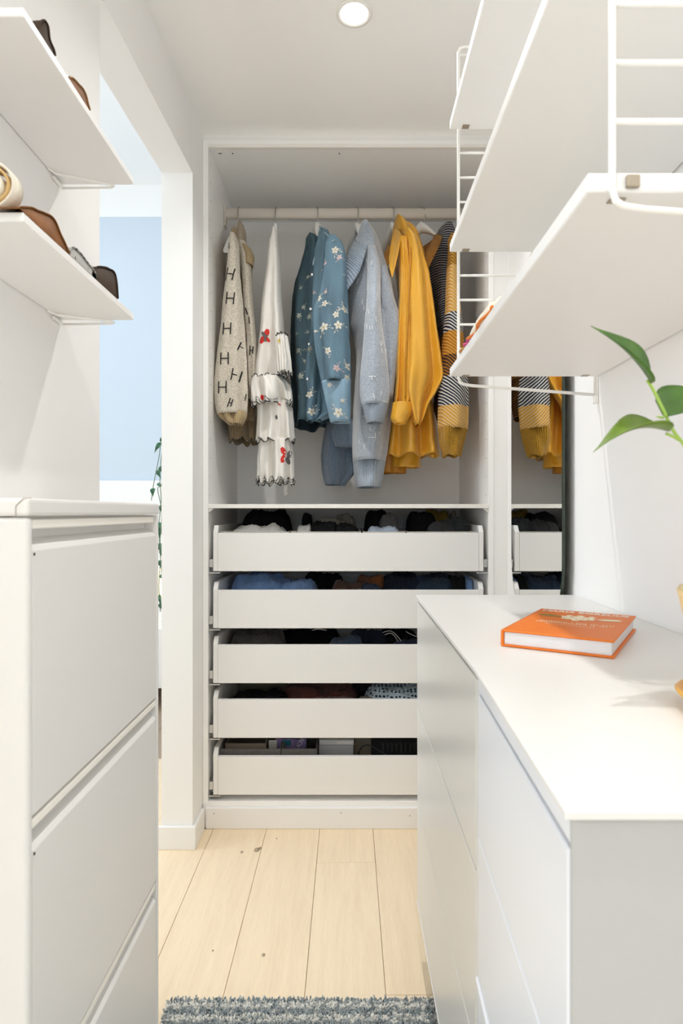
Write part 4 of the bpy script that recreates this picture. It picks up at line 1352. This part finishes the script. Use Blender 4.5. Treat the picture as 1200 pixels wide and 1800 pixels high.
# striped cloth on the lowest right shelf
cl = thing('folded_cloth', 'cream folded cloth with pink and orange stripe on the lowest right shelf', 'cloth', (.26, 1.08, zs[0] + .018))
add('fold', mound(.222, .40, .93, 1.25, zs[0] + .0185, zs[0] + .062, 77, ridg=.5), mat('cream_cotton', (.78, .73, .62), .85, var=.04), parent=cl, smooth=True)
for (c, o_, a, b) in (((.75, .22, .03), 0, .95, 1.13), ((.62, .06, .22), .001, 1.10, 1.17), ((.45, .22, .06), .002, 1.19, 1.22)):
    bm = bmesh.new()
    pth = [Vector((.2215 + .004 * sin(q * 1.3) + o_, a + (b - a) * q / 8, zs[0] + .0215 + .0012 * sin(q))) for q in range(9)]
    tube(pth, .0028, n=8, bm=bm)
    add('stripe', bm, mat('stripe_cloth', c, .8), parent=cl, smooth=True)

# ================================================================== RIGHT CHESTS
XC = .166
ZTOP = .880
Ya, Ym, Yb = .418, .790, 1.488
ch = thing('chest_of_drawers', 'far white chest of drawers with three satin grey fronts, under the wall shelves', 'chest', (XC, Ym, .142))
add('carcass', box(XC + .018, WR - .002, Ym + .001, Yb - .001, .142, ZTOP - .007, bev=.001), M['side_grey'], parent=ch)
add('top_rail', box(XC + .001, XC + .018, Ym + .002, Yb - .001, .866, ZTOP - .007, bev=.001), M['top'], parent=ch)
for (a, b) in ((.6150, .863), (.3790, .6110), (.1455, .3750)):
    add('drawer_front', box(XC, XC + .0175, Ym + .012, Yb - .003, a, b, bev=.0012), M['front_warm'], parent=ch)
add('side_stile', box(XC + .0005, XC + .0175, Ym + .002, Ym + .0105, .142, .863, bev=.001), M['front_warm'], parent=ch)
add('bottom_edge', box(XC - .001, XC + .0175, Ym + .002, Yb - .001, .139, .1445, bev=.0008), M['top'], parent=ch)
c2 = thing('chest_of_drawers', 'near white chest of drawers with framed fronts tinted like daylight, nearest to the camera', 'chest', (XC, Ya, .142))
XN = .148
_n0 = set(o.name for o in c2.children)
add('carcass', box(XN + .018, WR - .002, Ya + .003, Ym - .001, .142, ZTOP - .007, bev=.001), M['side_grey'], parent=c2)
add('top_rail', box(XN + .004, XN + .018, Ya + .003, Ym - .0015, .852, ZTOP - .007, bev=.001), M['front_daylit'], parent=c2)
add('side_stile', box(XN + .004, XN + .018, Ym - .010, Ym - .0015, .142, .8515, bev=.001), M['front_daylit'], parent=c2)
for (a, b) in ((.673, .849), (.4955, .670), (.318, .4865), (.1455, .315)):
    add('drawer_front', box(XN + .002, XN + .0175, Ya + .004, Ym - .0115, a, b, bev=.0015), M['front_daylit'], parent=c2)
add('handle_lip', box(XN - .001, XN + .017, Ya + .004, Ym - .0115, .4885, .4935, bev=.0008), M['front_daylit'], parent=c2)
add('end_panel', box(XN + .0035, WR - .002, Ya - .0008, Ya + .0034, .142, ZTOP - .007), M['side_grey'], parent=c2)
for o in c2.children:       # the near chest stands a touch askew: its far end is set back
    if o.name.startswith('carcass'): continue
    for v in o.data.vertices:
        v.co.x += (v.co.y + o.location.y + c2.location.y - Ya) / (Ym - Ya) * .014
for v in [o for o in c2.children if o.name.startswith('carcass')][0].data.vertices:
    if v.co.x < 0: v.co.x += .006 if v.co.y < 0 else .016
wt = add('worktop', prism([(XN - .003, Ya - .006), (WR - .0015, Ya - .006), (WR - .0015, Yb), (XC - .002, Yb), (XC - .005, Ym)], 'z', ZTOP - .0065, ZTOP, bev=.0008), M['top'])
set_props(wt, 'thin cream white top board lying across both right chests', 'worktop')

# ---------------- book
bk_loc = Vector((.227, .918, ZTOP + .0005))
ux = Vector((.361 - .227, .836 - .918, 0)).normalized()
uy = Vector((-ux.y, ux.x, 0))
bang = math.atan2(ux.y, ux.x)
bk = thing('book', 'orange hardcover book lying on the chest top', 'book', bk_loc)
OR = mat('orange_cover', (.76, .175, .004), .5, bump=.03, bscale=40)
PG = mat('page_block', (.80, .80, .82), .85, bump=.6, bscale=30, stretch=(1, 1, 60))
BWd, BLn, BT = .157, .236, .0245


def local_box(name, x0, x1, y0, y1, z0, z1, m, bev=.001, seg=1):
    bm = box(x0, x1, y0, y1, z0, z1, bev, seg)
    me = bpy.data.meshes.new(name)
    bm.to_mesh(me); bm.free()
    me.materials.append(m)
    o = bpy.data.objects.new(name, me)
    COL.objects.link(o)
    o.parent = bk
    return o


local_box('back_cover', 0, BWd, 0, BLn, 0, .003, OR)
local_box('front_cover', 0, BWd, 0, BLn, BT - .003, BT, OR)
local_box('spine', -.0005, .004, 0, BLn, 0, BT, OR, .002, 3)
local_box('pages', .0045, BWd - .004, .003, BLn - .003, .0031, BT - .0031, PG, .0005)
cream = mat('cream_print_ink', (.90, .80, .58), .6)
olive = mat('olive_print_ink', (.33, .20, .03), .6)
text_obj('MARIA BORELIUS', .0185, mat('white_ink', (.88, .86, .82), .6), 'author_name', bk, (BWd / 2, BLn - .019, BT + .0002), (0, 0, 0), bold=.0003, sx=1.0)
# emblem: blossom-like cream shape between an olive spoon and a cream scoop
bm = bmesh.new()
rnd = random.Random(12)
def flatpoly(bm, poly, z):
    vs = [bm.verts.new((x, y, z)) for x, y in poly]
    bm.faces.new(vs)
for (cx, cy, r) in [(.060, .165, .009), (.078, .170, .010), (.096, .165, .009), (.070, .150, .009), (.088, .150, .009), (.079, .160, .006), (.060, .148, .006), (.100, .152, .006), (.079, .182, .006), (.079, .137, .006), (.062, .179, .005), (.097, .179, .005)]:
    flatpoly(bm, [(cx + r * (1 + .25 * sin(5 * a * pi / 9)) * cos(a * pi / 9), cy + r * (1 + .25 * sin(5 * a * pi / 9)) * sin(a * pi / 9)) for a in range(18)], BT + .0004 + .00002 * (cx * 1000 % 7))
flatpoly(bm, [(.106, .158), (.120, .170), (.140, .172), (.146, .165), (.140, .157), (.120, .152)], BT + .0005)
me = bpy.data.meshes.new('emblem'); bm.to_mesh(me); bm.free(); me.materials.append(cream)
o = bpy.data.objects.new('cover_emblem', me); COL.objects.link(o); o.parent = bk
bm = bmesh.new()
flatpoly(bm, [(.012, .168), (.020, .178), (.034, .178), (.052, .166), (.052, .158), (.034, .156), (.018, .160)], BT + .0003)
me = bpy.data.meshes.new('leaf'); bm.to_mesh(me); bm.free(); me.materials.append(olive)
o = bpy.data.objects.new('cover_leaf', me); COL.objects.link(o); o.parent = bk
bm = bmesh.new()
for row, (y, xa, xb) in enumerate([(.108, .030, .140), (.098, .026, .132), (.084, .045, .115)]):
    x = xa
    while x < xb:
        w = rnd.uniform(.0025, .0045)
        if rnd.random() > .14:
            h = .0055 if row < 2 else .003
            flatpoly(bm, [(x, y), (x + w * .8, y), (x + w * .8, y + h * .3), (x + w * .35, y + h * .35), (x + w * .8, y + h), (x, y + h)], BT + .0003)
        x += w + .0008
me = bpy.data.meshes.new('small_print'); bm.to_mesh(me); bm.free(); me.materials.append(cream)
o = bpy.data.objects.new('small_print', me); COL.objects.link(o); o.parent = bk
bk.rotation_euler = (0, 0, bang)

# ---------------- potted plant at the right edge
PCX, PCY = .404, .60
pt = thing('plant_pot', 'pale yellow tapered pot at the right edge of the chest top', 'pot', (PCX, PCY, ZTOP))
ym = mat('pale_yellow_glaze', (.86, .64, .30), .3)
add('pot_wall', lathe([(.050, ZTOP + .012), (.062, ZTOP + .06), (.073, ZTOP + .114), (.075, ZTOP + .120), (.073, ZTOP + .124), (.069, ZTOP + .120), (.066, ZTOP + .100), (.050, ZTOP + .03), (.01, ZTOP + .028)], PCX, PCY), ym, parent=pt, smooth=True)
add('soil', lathe([(.0, ZTOP + .10), (.064, ZTOP + .102)], PCX, PCY, cap=False), mat('soil', (.05, .03, .02), 1, bump=1, bscale=200), parent=pt, smooth=True)
sa = lathe([(.040, ZTOP + .0005), (.060, ZTOP + .002), (.074, ZTOP + .016), (.0765, ZTOP + .020), (.074, ZTOP + .022), (.069, ZTOP + .017), (.058, ZTOP + .008), (.01, ZTOP + .007)], PCX, PCY)
set_props(add('saucer', sa, mat('amber_glaze', (.78, .42, .06), .3), smooth=True), 'amber yellow round saucer under the yellow pot', 'saucer')


def leaf(base, tip, width, up, cup=.25, droop=.12, n=14, prof=None):
    base, tip, up = Vector(base), Vector(tip), Vector(up).normalized()
    ax = (tip - base); L = ax.length; axn = ax.normalized()
    side = axn.cross(up).normalized(); up = side.cross(axn).normalized()
    bm = bmesh.new()
    rows = []
    for i in range(n + 1):
        t = i / n
        w = width / 2 * interp([(0, .12), (.07, .66), (.18, .96), (.3, 1.0), (.45, .82), (.6, .56), (.75, .32), (.9, .10), (1, 0)], t)[0]
        c = base + ax * t + up * (droop * L * math.sin(pi * t))
        row = []
        for k in range(-4, 5):
            u = k / 4
            row.append(bm.verts.new(c + side * (w * u) + up * (cup * w * (u * u))))
        rows.append(row)
    for A, B in zip(rows[:-1], rows[1:]):
        for k in range(8):
            try: bm.faces.new((A[k], A[k + 1], B[k + 1], B[k]))
            except ValueError: pass
    bmesh.ops.remove_doubles(bm, verts=bm.verts, dist=1e-6)
    return bm


LG = mat('leaf_green', (.055, .145, .014), .32, var=.35, vscale=30, bump=.2, bscale=120)
LG2 = mat('leaf_green_light', (.13, .22, .02), .35, var=.25, vscale=20)
ST = mat('stem_green', (.35, .52, .09), .45)
plant = thing('pothos_plant', 'green leafy climbing plant growing out of the yellow pot', 'plant', (PCX, PCY, ZTOP + .10))
YL = .587
stem = smooth_path([Vector((PCX - .01, PCY, ZTOP + .10)), Vector((.385, .60, 1.06)), W(1215, 800, YL), W(1183, 757, YL), W(1165, 720, YL), W(1146, 682, YL), W(1137, 668, YL)], 6)
add('stem', tube(stem, .0016, n=8), ST, parent=plant, smooth=True)
add('stem', tube(smooth_path([W(1196, 775, YL), W(1180, 766, YL), W(1170, 762, YL)], 4), .0014, n=8), ST, parent=plant, smooth=True)
YQ = YL
add('leaf', leaf(W(1143, 672, YQ), W(1038, 573, YQ - .03), .036, (.45, -.55, .45), cup=.45, droop=.06), LG, parent=plant, smooth=True, solid=.0006)
add('leaf', leaf(W(1174, 758, YQ), W(1042, 795, YQ - .02), .040, (.05, -.30, 1), cup=.5, droop=.14), LG2, parent=plant, smooth=True, solid=.0006)
add('leaf', leaf(W(1168, 732, YQ), W(1262, 700, YQ + .03), .05, (0, -.55, 1), cup=.4, droop=.12), LG, parent=plant, smooth=True, solid=.0006)
for (bx, by, tx, ty, dy) in [(1215, 800, 1300, 880, -.03), (1230, 860, 1330, 820, .04), (1235, 900, 1270, 700, .05)]:
    add('leaf', leaf(W(bx, by, YQ), W(tx, ty, YQ + dy), .045, (0, -.5, 1), cup=.4), LG, parent=plant, smooth=True, solid=.0006)
add('tip_bud', tube([W(1166, 734, YL), W(1158, 733, YL), W(1153, 732, YL)], .0014, n=6, taper=[1, .8, .2]), ST, parent=plant, smooth=True)

# ================================================================== LEFT WALL SHELVES + CABINET
LF = -.3965
LY0, LY1 = .752, 1.139
lz = [CZ + 337 * LY1 / F, CZ + 575 * LY1 / F]
llab = ['lower white wall shelf on the left, holding leather goods', 'upper white wall shelf on the left wall']
for i, z in enumerate(lz):
    t = thing('wall_shelf', llab[i], 'shelf', (LF, LY0, z), 'white shelves on the left wall')
    add('board', box(WL + .001, LF, LY0, LY1, z, z + .012, bev=.0012), M['shelf'], parent=t)
    for yw in (LY1 - .006,):
        tip = Vector((-.431, yw, z - .005))
        wp = [Vector((WL + .003, yw, z - .0075)), tip + Vector((-.004, 0, -.001)), tip + Vector((.001, -.002, .0)), tip + Vector((-.004, -.005, .0015)), Vector((WL + .012, yw - .038, z - .0022)), Vector((WL + .004, yw - .052, z + .000)), Vector((WL + .003, yw - .054, z + .006))]
        add('support_wire', tube([p - Vector((0, 0, .002)) for p in wp], .0021, n=8), M['wire'], parent=t, smooth=True)
        add('wall_bracket', box(WL + .001, WL + .007, yw - .035, yw - .001, z - .010, z - .005, bev=.001), M['hanger'], parent=t)


def pouch(name, label, ya, yb, h, zsh, m, seed, depth=.10, over=.0):
    """soft leather piece lying on the shelf with a raised flap"""
    bm = mound(LF - depth, LF - .0015 + over, ya, yb, zsh + .0005, zsh + h, seed, ridg=.25)
    return bm


lea = mat('brown_leather', (.20, .075, .018), .65, spec=.25, var=.3, vscale=25, bump=.2, bscale=200)
lea2 = mat('dark_brown_leather', (.05, .030, .018), .7, spec=.2, var=.2, vscale=25, bump=.2, bscale=200)
pat = mat('speckled_cloth', (.36, .35, .33), .9)
nt = pat.node_tree
vo = nt.nodes.new('ShaderNodeTexVoronoi'); vo.inputs['Scale'].default_value = 75; vo.inputs['Randomness'].default_value = .4
nt.links.new(nt.nodes['Texture Coordinate'].outputs['Object'], vo.inputs['Vector'])
r = ramp_mat(pat, vo.outputs['Distance'], [(0, (.12, .12, .12)), (.35, (.42, .41, .39))])
nt.links.new(r.outputs[0], nt.nodes['Principled BSDF'].inputs['Base Color'])


def prof_piece(name, label, cat, prof, m, x0, x1, z, group, seam=None):
    """prof: (pixel x along the shelf edge, height above the shelf top in m)"""
    t = thing(name, label, cat, ((x0 + x1) / 2, (LF) / ((prof[0][0] - PX) / F), z), group)
    P = []
    lv = [(a, b) for a, b in prof]
    prof = [(lv[0][0] + (lv[-1][0] - lv[0][0]) * q / 34,) for q in range(35)]
    prof = [(a, max(.0006, interp(lv, a)[0] + .0004 * sin(a * .35))) for (a,) in prof]
    for (px, h) in prof:
        Y = LF * F / (px - PX)
        P.append((Y, z + h))
    bm = bmesh.new()
    N = 9
    rows = []
    for k in range(N):
        u = k / (N - 1)
        x = x1 + (x0 - x1) * u
        sc = 1 - .55 * u ** 1.6
        rows.append([bm.verts.new((x, y, z + .0006 + (zz_ - z) * sc)) for i, (y, zz_) in enumerate(P)])
    base = [[bm.verts.new((x1 + (x0 - x1) * k / (N - 1), y, z + .0004)) for (y, _) in P] for k in range(N)]
    for A, B in zip(rows[:-1], rows[1:]):
        for i in range(len(P) - 1): bm.faces.new((A[i], A[i + 1], B[i + 1], B[i]))
    for i in range(len(P) - 1):
        bm.faces.new((base[0][i], base[0][i + 1], rows[0][i + 1], rows[0][i]))
        bm.faces.new((rows[-1][i], rows[-1][i + 1], base[-1][i + 1], base[-1][i]))
    bm.faces.new([b_[0] for b_ in base] + [r_[0] for r_ in rows[::-1]])
    bm.faces.new([b_[-1] for b_ in base[::-1]] + [r_[-1] for r_ in rows])
    bmesh.ops.recalc_face_normals(bm, faces=bm.faces)
    add('body', bm, m, parent=t, smooth=True)
    ln = [Vector((x1 + .0008, y, zz_ + .0008)) for y, zz_ in P]
    add('edge_piping', tube(ln, .0011, n=6), seam or m, parent=t, smooth=True)
    return t


zl0 = lz[0] + .012; zl1 = lz[1] + .012
piping = mat('light_piping', (.36, .20, .08), .6)
prof_piece('leather_bag', 'chestnut brown leather bag on the lower left shelf', 'bag', [(36, .002), (55, .014), (75, .022), (88, .028), (95, .028), (100, .026), (108, .016), (116, .009), (123, .001)], lea, -.49, LF - .001, zl0, 'goods on the lower left shelf')
prof_piece('patterned_scarf', 'grey patterned cloth between the two brown bags, lower left shelf', 'cloth', [(122, .002), (126, .012), (134, .017), (141, .017), (150, .014), (160, .012), (168, .008), (170, .001)], pat, -.47, LF - .001, zl0, 'goods on the lower left shelf')
prof_piece('leather_bag', 'dark brown leather bag at the far end of the lower left shelf', 'bag', [(163, .004), (172, .022), (182, .030), (190, .036), (200, .040), (204, .036), (207, .020), (208, .001)], lea2, -.48, LF - .001, zl0, 'goods on the lower left shelf')
prof_piece('leather_bag', 'dark leather item standing on the upper left shelf, nearest', 'bag', [(66, .001), (72, .016), (80, .026), (86, .025), (88, .012), (96, .006), (98, .001)], lea2, -.46, LF - .001, zl1, 'goods on the upper left shelf')
prof_piece('leather_bag', 'brown leather bag with a pale seam on the upper left shelf', 'bag', [(122, .002), (130, .009), (138, .013), (146, .016), (152, .014), (156, .006), (159, .001)], lea, -.48, LF - .001, zl1, 'goods on the upper left shelf', seam=piping)
# cream rolled canvas at the near end of the lower shelf
t = thing('canvas_roll', 'cream folded canvas roll at the near end of the lower left shelf', 'cloth', (-.44, .79, zl0), 'goods on the lower left shelf')
cv = mat('cream_canvas', (.78, .73, .62), .85, bump=.3, bscale=200)
cvi = mat('tan_lining', (.62, .42, .18), .8)
def spiral_sheet(cx, cz, r0_, r1_, turns, ya, yb, m, nm):
    bm = bmesh.new(); prev = None
    for i in range(60):
        u = i / 59
        a = -pi / 2 + turns * 2 * pi * u
        rr = r0_ + (r1_ - r0_) * u
        p = (cx + rr * 1.25 * cos(a), cz + rr * sin(a))
        cur = [bm.verts.new((p[0], ya, p[1])), bm.verts.new((p[0], yb, p[1]))]
        if prev: bm.faces.new((prev[0], prev[1], cur[1], cur[0]))
        prev = cur
    return add(nm, bm, m, parent=t, smooth=True, solid=.003)
spiral_sheet(-.449, zl0 + .037, .034, .010, 2.0, .7535, .776, cv, 'rolled_sheet')
spiral_sheet(-.449, zl0 + .037, .029, .008, 1.6, .754, .7755, cvi, 'lining')

# left cabinet -------------------------------------------------------------
CX0 = -.33
CYN, CYF = .634, 1.072
CTOP = 1.0945
cab = thing('shoe_cabinet', 'narrow off-white metal cabinet with tilting fronts at the left', 'cabinet', (CX0, CYN, 0))
FR = .010
add('near_side', box(WL + .002, CX0, CYN, CYN + .012, .06, CTOP - .020, bev=.0045, seg=3), M['metalcab'], parent=cab, smooth=False)
add('far_side', box(WL + .002, CX0, CYF - .008, CYF, .06, CTOP - .020, bev=.0015), M['metalcab'], parent=cab)
add('back', box(WL + .002, WL + .006, CYN + .012, CYF - .008, .06, CTOP - .02), M['metalcab'], parent=cab)
add('top_cap', box(WL + .002, CX0 + .0015, CYN - .0015, CYF + .0015, CTOP - .019, CTOP, bev=.004, seg=3), M['metalcab'], parent=cab)
ms = bmesh.new()
xm = CX0 + .0019
tube([Vector((xm - .013, CYN - .0019, CTOP - .019)), Vector((xm - .013, CYN - .0019, CTOP - .0085)), Vector((xm - .005, CYN - .0019, CTOP - .0005)), Vector((xm - .001, CYN + .006, CTOP + .0002))], .0004, n=4, bm=ms)
add('mitre_seam', ms, M['clip'], parent=cab)
add('base', box(WL + .004, CX0 - .006, CYN + .012, CYF - .008, .06, .075), M['metalcab'], parent=cab)
for (x, y) in ((CX0 - .02, CYN + .02), (CX0 - .02, CYF - .02), (WL + .03, CYN + .02), (WL + .03, CYF - .02)):
    add('foot', lathe([(.010, 0.0), (.010, .06)], x, y, n=16), M['metalcab'], parent=cab, smooth=True)
ZP = [CTOP - .0195, .759, .445, .131]
ya, yb = CYN + .0125, CYF - .0085
for k in range(3):
    ztop = ZP[k]
    zbt = ZP[k + 1] + .0015 if k < 2 else ZP[k + 1]
    # handle rail, recess, then the front
    add('handle_rail', box(CX0 - .010, CX0 - .002, ya + .002, yb - .012 if k == 0 else yb - .002, ztop - .013, ztop - .003, bev=.0015, seg=2), M['metalcab_light'], parent=cab)
    add('handle_recess', box(CX0 - .024, CX0 - .021, ya, yb, ztop - .034, ztop), M['metalcab'], parent=cab)
    prof = [(CX0 - .0015, zbt), (CX0 - .0015, ztop - .036), (CX0 - .005, ztop - .0305), (CX0 - .018, ztop - .0235), (CX0 - .0205, ztop - .0235), (CX0 - .0205, zbt)]
    fp = add('tilting_front', prism(prof, 'y', ya + .001, yb - .001, bev=.0006), M['metalcab'], parent=cab)
    hb = lathe([(.0016, -.0004), (.0016, .0004)], 0, 0, n=8)
    p0 = Vector((CX0 - .001, ya + .0035, ztop - .0395))
    for v in hb.verts: v.co = Vector((p0.x + v.co.z, p0.y + v.co.x, p0.z + v.co.y))
    add('pivot_hole', hb, M['hole'], parent=cab)

# ================================================================== RUG
rx0, rx1, ry1 = -.392, .192, 1.352
rug = thing('rug', 'grey blue shaggy rug on the oak floor between the cabinets', 'rug', (-.1, .5, 0))
rmat = mat('rug_pile', (.30, .34, .36), 1.0)
nt = rmat.node_tree
b_ = nt.nodes['Principled BSDF']
tc = nt.nodes['Texture Coordinate']
sx_ = nt.nodes.new('ShaderNodeSeparateXYZ')
geo = nt.nodes.new('ShaderNodeNewGeometry')
nt.links.new(geo.outputs['Position'], sx_.inputs[0])
mp2 = nt.nodes.new('ShaderNodeMapping'); mp2.inputs['Scale'].default_value = (55, 90, 0)
nt.links.new(geo.outputs['Position'], mp2.inputs[0])
nz_ = nt.nodes.new('ShaderNodeTexNoise'); nz_.inputs['Scale'].default_value = 1.2; nz_.inputs['Detail'].default_value = 3
nt.links.new(mp2.outputs[0], nz_.inputs['Vector'])
wv = nt.nodes.new('ShaderNodeMath'); wv.operation = 'MULTIPLY'; wv.inputs[1].default_value = 2 * pi / .034
nt.links.new(sx_.outputs[1], wv.inputs[0])
ws = nt.nodes.new('ShaderNodeMath'); ws.operation = 'SINE'
nt.links.new(wv.outputs[0], ws.inputs[0])
ad = nt.nodes.new('ShaderNodeMath'); ad.operation = 'MULTIPLY_ADD'; ad.inputs[1].default_value = .09
nt.links.new(ws.outputs[0], ad.inputs[0]); nt.links.new(nz_.outputs[0], ad.inputs[2])
r = ramp_mat(rmat, ad.outputs[0], [(.30, (.27, .315, .335)), (.50, (.42, .46, .47)), (.58, (.80, .79, .75))], 'LINEAR')
nt.links.new(r.outputs[0], b_.inputs['Base Color'])
add('backing', box(rx0, rx1, -1.2, ry1, .0005, .006), rmat, parent=rug)
blue_edge = mat('navy_binding', (.015, .04, .09), .9)
add('edge_binding', box(rx1 + .0005, rx1 + .016, -1.2, ry1 - .004, .0005, .014, bev=.003), blue_edge, parent=rug)
# pile: real tufts, dense where the camera sees them
tv, tf = [], []
rnd = random.Random(4)
yy = ry1
cnt = 0
step = .0036
while yy > 1.27:
    xx = rx0
    while xx < rx1:
        x = xx + rnd.uniform(-.0015, .0015); y = yy + rnd.uniform(-.0015, .0015)
        h = rnd.uniform(.007, .012); lx = rnd.uniform(-.005, .005); ly = rnd.uniform(-.005, .005)
        w = .0022
        b0 = len(tv)
        for k in range(3):
            a = k * 2.094 + x * 100
            tv.append((x + w * cos(a), y + w * sin(a), .005))
        for k in range(3):
            a = k * 2.094 + x * 100 + .5
            tv.append((x + lx + w * 1.1 * cos(a), y + ly + w * 1.1 * sin(a), .005 + h * .8))
        tv.append((x + lx * 1.3, y + ly * 1.3, .005 + h))
        for k in range(3):
            k2 = (k + 1) % 3
            tf.append((b0 + k, b0 + k2, b0 + 3 + k2, b0 + 3 + k))
            tf.append((b0 + 3 + k, b0 + 3 + k2, b0 + 6))
        xx += step
    yy -= step
yy = 1.27
while yy > -1.2:
    xx = rx0
    while xx < rx1:
        x = xx + rnd.uniform(-.004, .004); y = yy + rnd.uniform(-.004, .004)
        h = rnd.uniform(.010, .016); w = .0045
        b0 = len(tv)
        for k in range(3):
            a = k * 2.094 + x * 100
            tv.append((x + w * cos(a), y + w * sin(a), .005))
        tv.append((x + rnd.uniform(-.004, .004), y + rnd.uniform(-.004, .004), .005 + h))
        for k in range(3):
            tf.append((b0 + k, b0 + (k + 1) % 3, b0 + 3))
        xx += .009
    yy -= .009
me = bpy.data.meshes.new('rug_pile')
me.from_pydata(tv, [], tf)
me.materials.append(rmat)
o = bpy.data.objects.new('pile', me)
COL.objects.link(o)
o.parent = rug
o.location = -Vector(rug.location)
o['kind'] = 'stuff'

# ================================================================== THINGS IN THE LEFT ROOM
for (lx, ly) in [(-1.7, 1.35), (-1.7, 3.0)]:  # unseen lamps added to brighten the next room and the pier
    t = thing('ceiling_light', 'added unseen fill lamp on the ceiling of the next room, %s' % ('near its window wall corner' if ly < 2 else 'before the blue wall'), 'lamp', (lx, ly, HI - .05), 'added fill lamps in the next room')
    add('shade', lathe([(.16, HI - .001), (.16, HI - .03), (.13, HI - .05), (.01, HI - .055)], lx, ly, n=32), M['lamp_ring'], parent=t, smooth=True)
    area_light('room_fill_beam', (lx, ly, HI - .07), (0, 0, 0), .3, .3, power=3, col=(1, .98, .95), shape='DISK')

YV = 2.6
vp = thing('trailing_plant', 'green trailing vine hanging beside the white wall pier', 'plant', (-.725, YV, 1.38))
dl = mat('vine_leaf', (.03, .13, .055), .35, var=.7, vscale=60)
stemd = mat('vine_stem', (.10, .16, .08), .6)
add('hanging_bowl', lathe([(.03, 1.36), (.055, 1.38), (.062, 1.43), (.058, 1.43), (.05, 1.39), (.01, 1.385)], -.725, YV, n=24), mat('white_ceramic', (.8, .8, .78), .4), parent=vp, smooth=True)
add('cord', tube([Vector((-.725, YV, 1.39)), Vector((-.725, YV, HI))], .002, n=6), M['dark'], parent=vp)
rnd = random.Random(2)
vines = [[(300, 742), (284, 770), (280, 800), (274, 830), (268, 862), (266, 880)],
         [(300, 745), (286, 785), (281, 840), (283, 880), (279, 930), (282, 980), (279, 1030), (282, 1075)],
         [(302, 748), (290, 800), (284, 850), (277, 860), (284, 900), (281, 960), (284, 1010)]]
for q, vn in enumerate(vines):
    pts = smooth_path([W(a, b, YV - .02 * q) for a, b in vn], 5)
    add('vine', tube(pts, .0016, n=6), stemd, parent=vp, smooth=True)
LV = [(283, 778, 271, 797, .020), (284, 776, 282, 768, .012), (277, 826, 283, 842, .022), (281, 820, 288, 834, .02), (269, 858, 269, 874, .022), (276, 850, 290, 858, .014), (282, 888, 287, 904, .022), (279, 918, 284, 940, .026), (284, 925, 280, 948, .022), (279, 955, 284, 972, .026), (283, 965, 290, 985, .022), (280, 985, 285, 1000, .02), (282, 1010, 288, 1020, .018), (280, 1045, 284, 1066, .016), (281, 1060, 288, 1074, .022)]
for (a, b, c, d, w) in LV:
    add('leaf', leaf(W(a, b, YV - .02), W(c, d, YV - .035), w, (0, -1, .2), cup=.3, n=8), dl, parent=vp, smooth=True, solid=.0006)
sbd = thing('sideboard', 'low white sideboard against the far blue wall', 'sideboard', (-1.1, 3.6, 0))
add('body', box(-1.6, -.75, 3.35, 3.95, .12, CZ - 205 * 3.35 / F, bev=.004), M['trim'], parent=sbd)
for (x, y) in ((-1.5, 3.42), (-.85, 3.42), (-1.5, 3.88), (-.85, 3.88)):
    add('leg', lathe([(.012, 0), (.018, .12)], x, y, n=12), M['dark'], parent=sbd)
lp = thing('table_lamp', 'cream table lamp glowing on the far white sideboard', 'lamp', (-1.05, 3.6, CZ - 205 * 3.35 / F))
zsb = CZ - 205 * 3.35 / F
add('lamp_base', lathe([(.05, zsb), (.05, zsb + .015), (.012, zsb + .03), (.012, zsb + .16)], -1.05, 3.6, n=20), M['trim'], parent=lp, smooth=True)
gm = mat('lit_shade', (.9, .8, .6), .8)
_b = gm.node_tree.nodes['Principled BSDF']; _b.inputs['Emission Color'].default_value = (1, .78, .42, 1); _b.inputs['Emission Strength'].default_value = 1.0
add('lamp_shade', lathe([(.11, zsb + .14), (.075, zsb + .30)], -1.05, 3.6, n=28, cap=False), gm, parent=lp, smooth=True, solid=.002)
gbw = lathe([(.03, zsb + .0005), (.06, zsb + .02), (.08, zsb + .05), (.076, zsb + .05), (.05, zsb + .02), (.01, zsb + .01)], -.93, 3.45, n=24)
set_props(add('bowl', gbw, mat('green_glaze', (.35, .42, .15), .3), smooth=True), 'small green bowl on the far white sideboard', 'bowl')
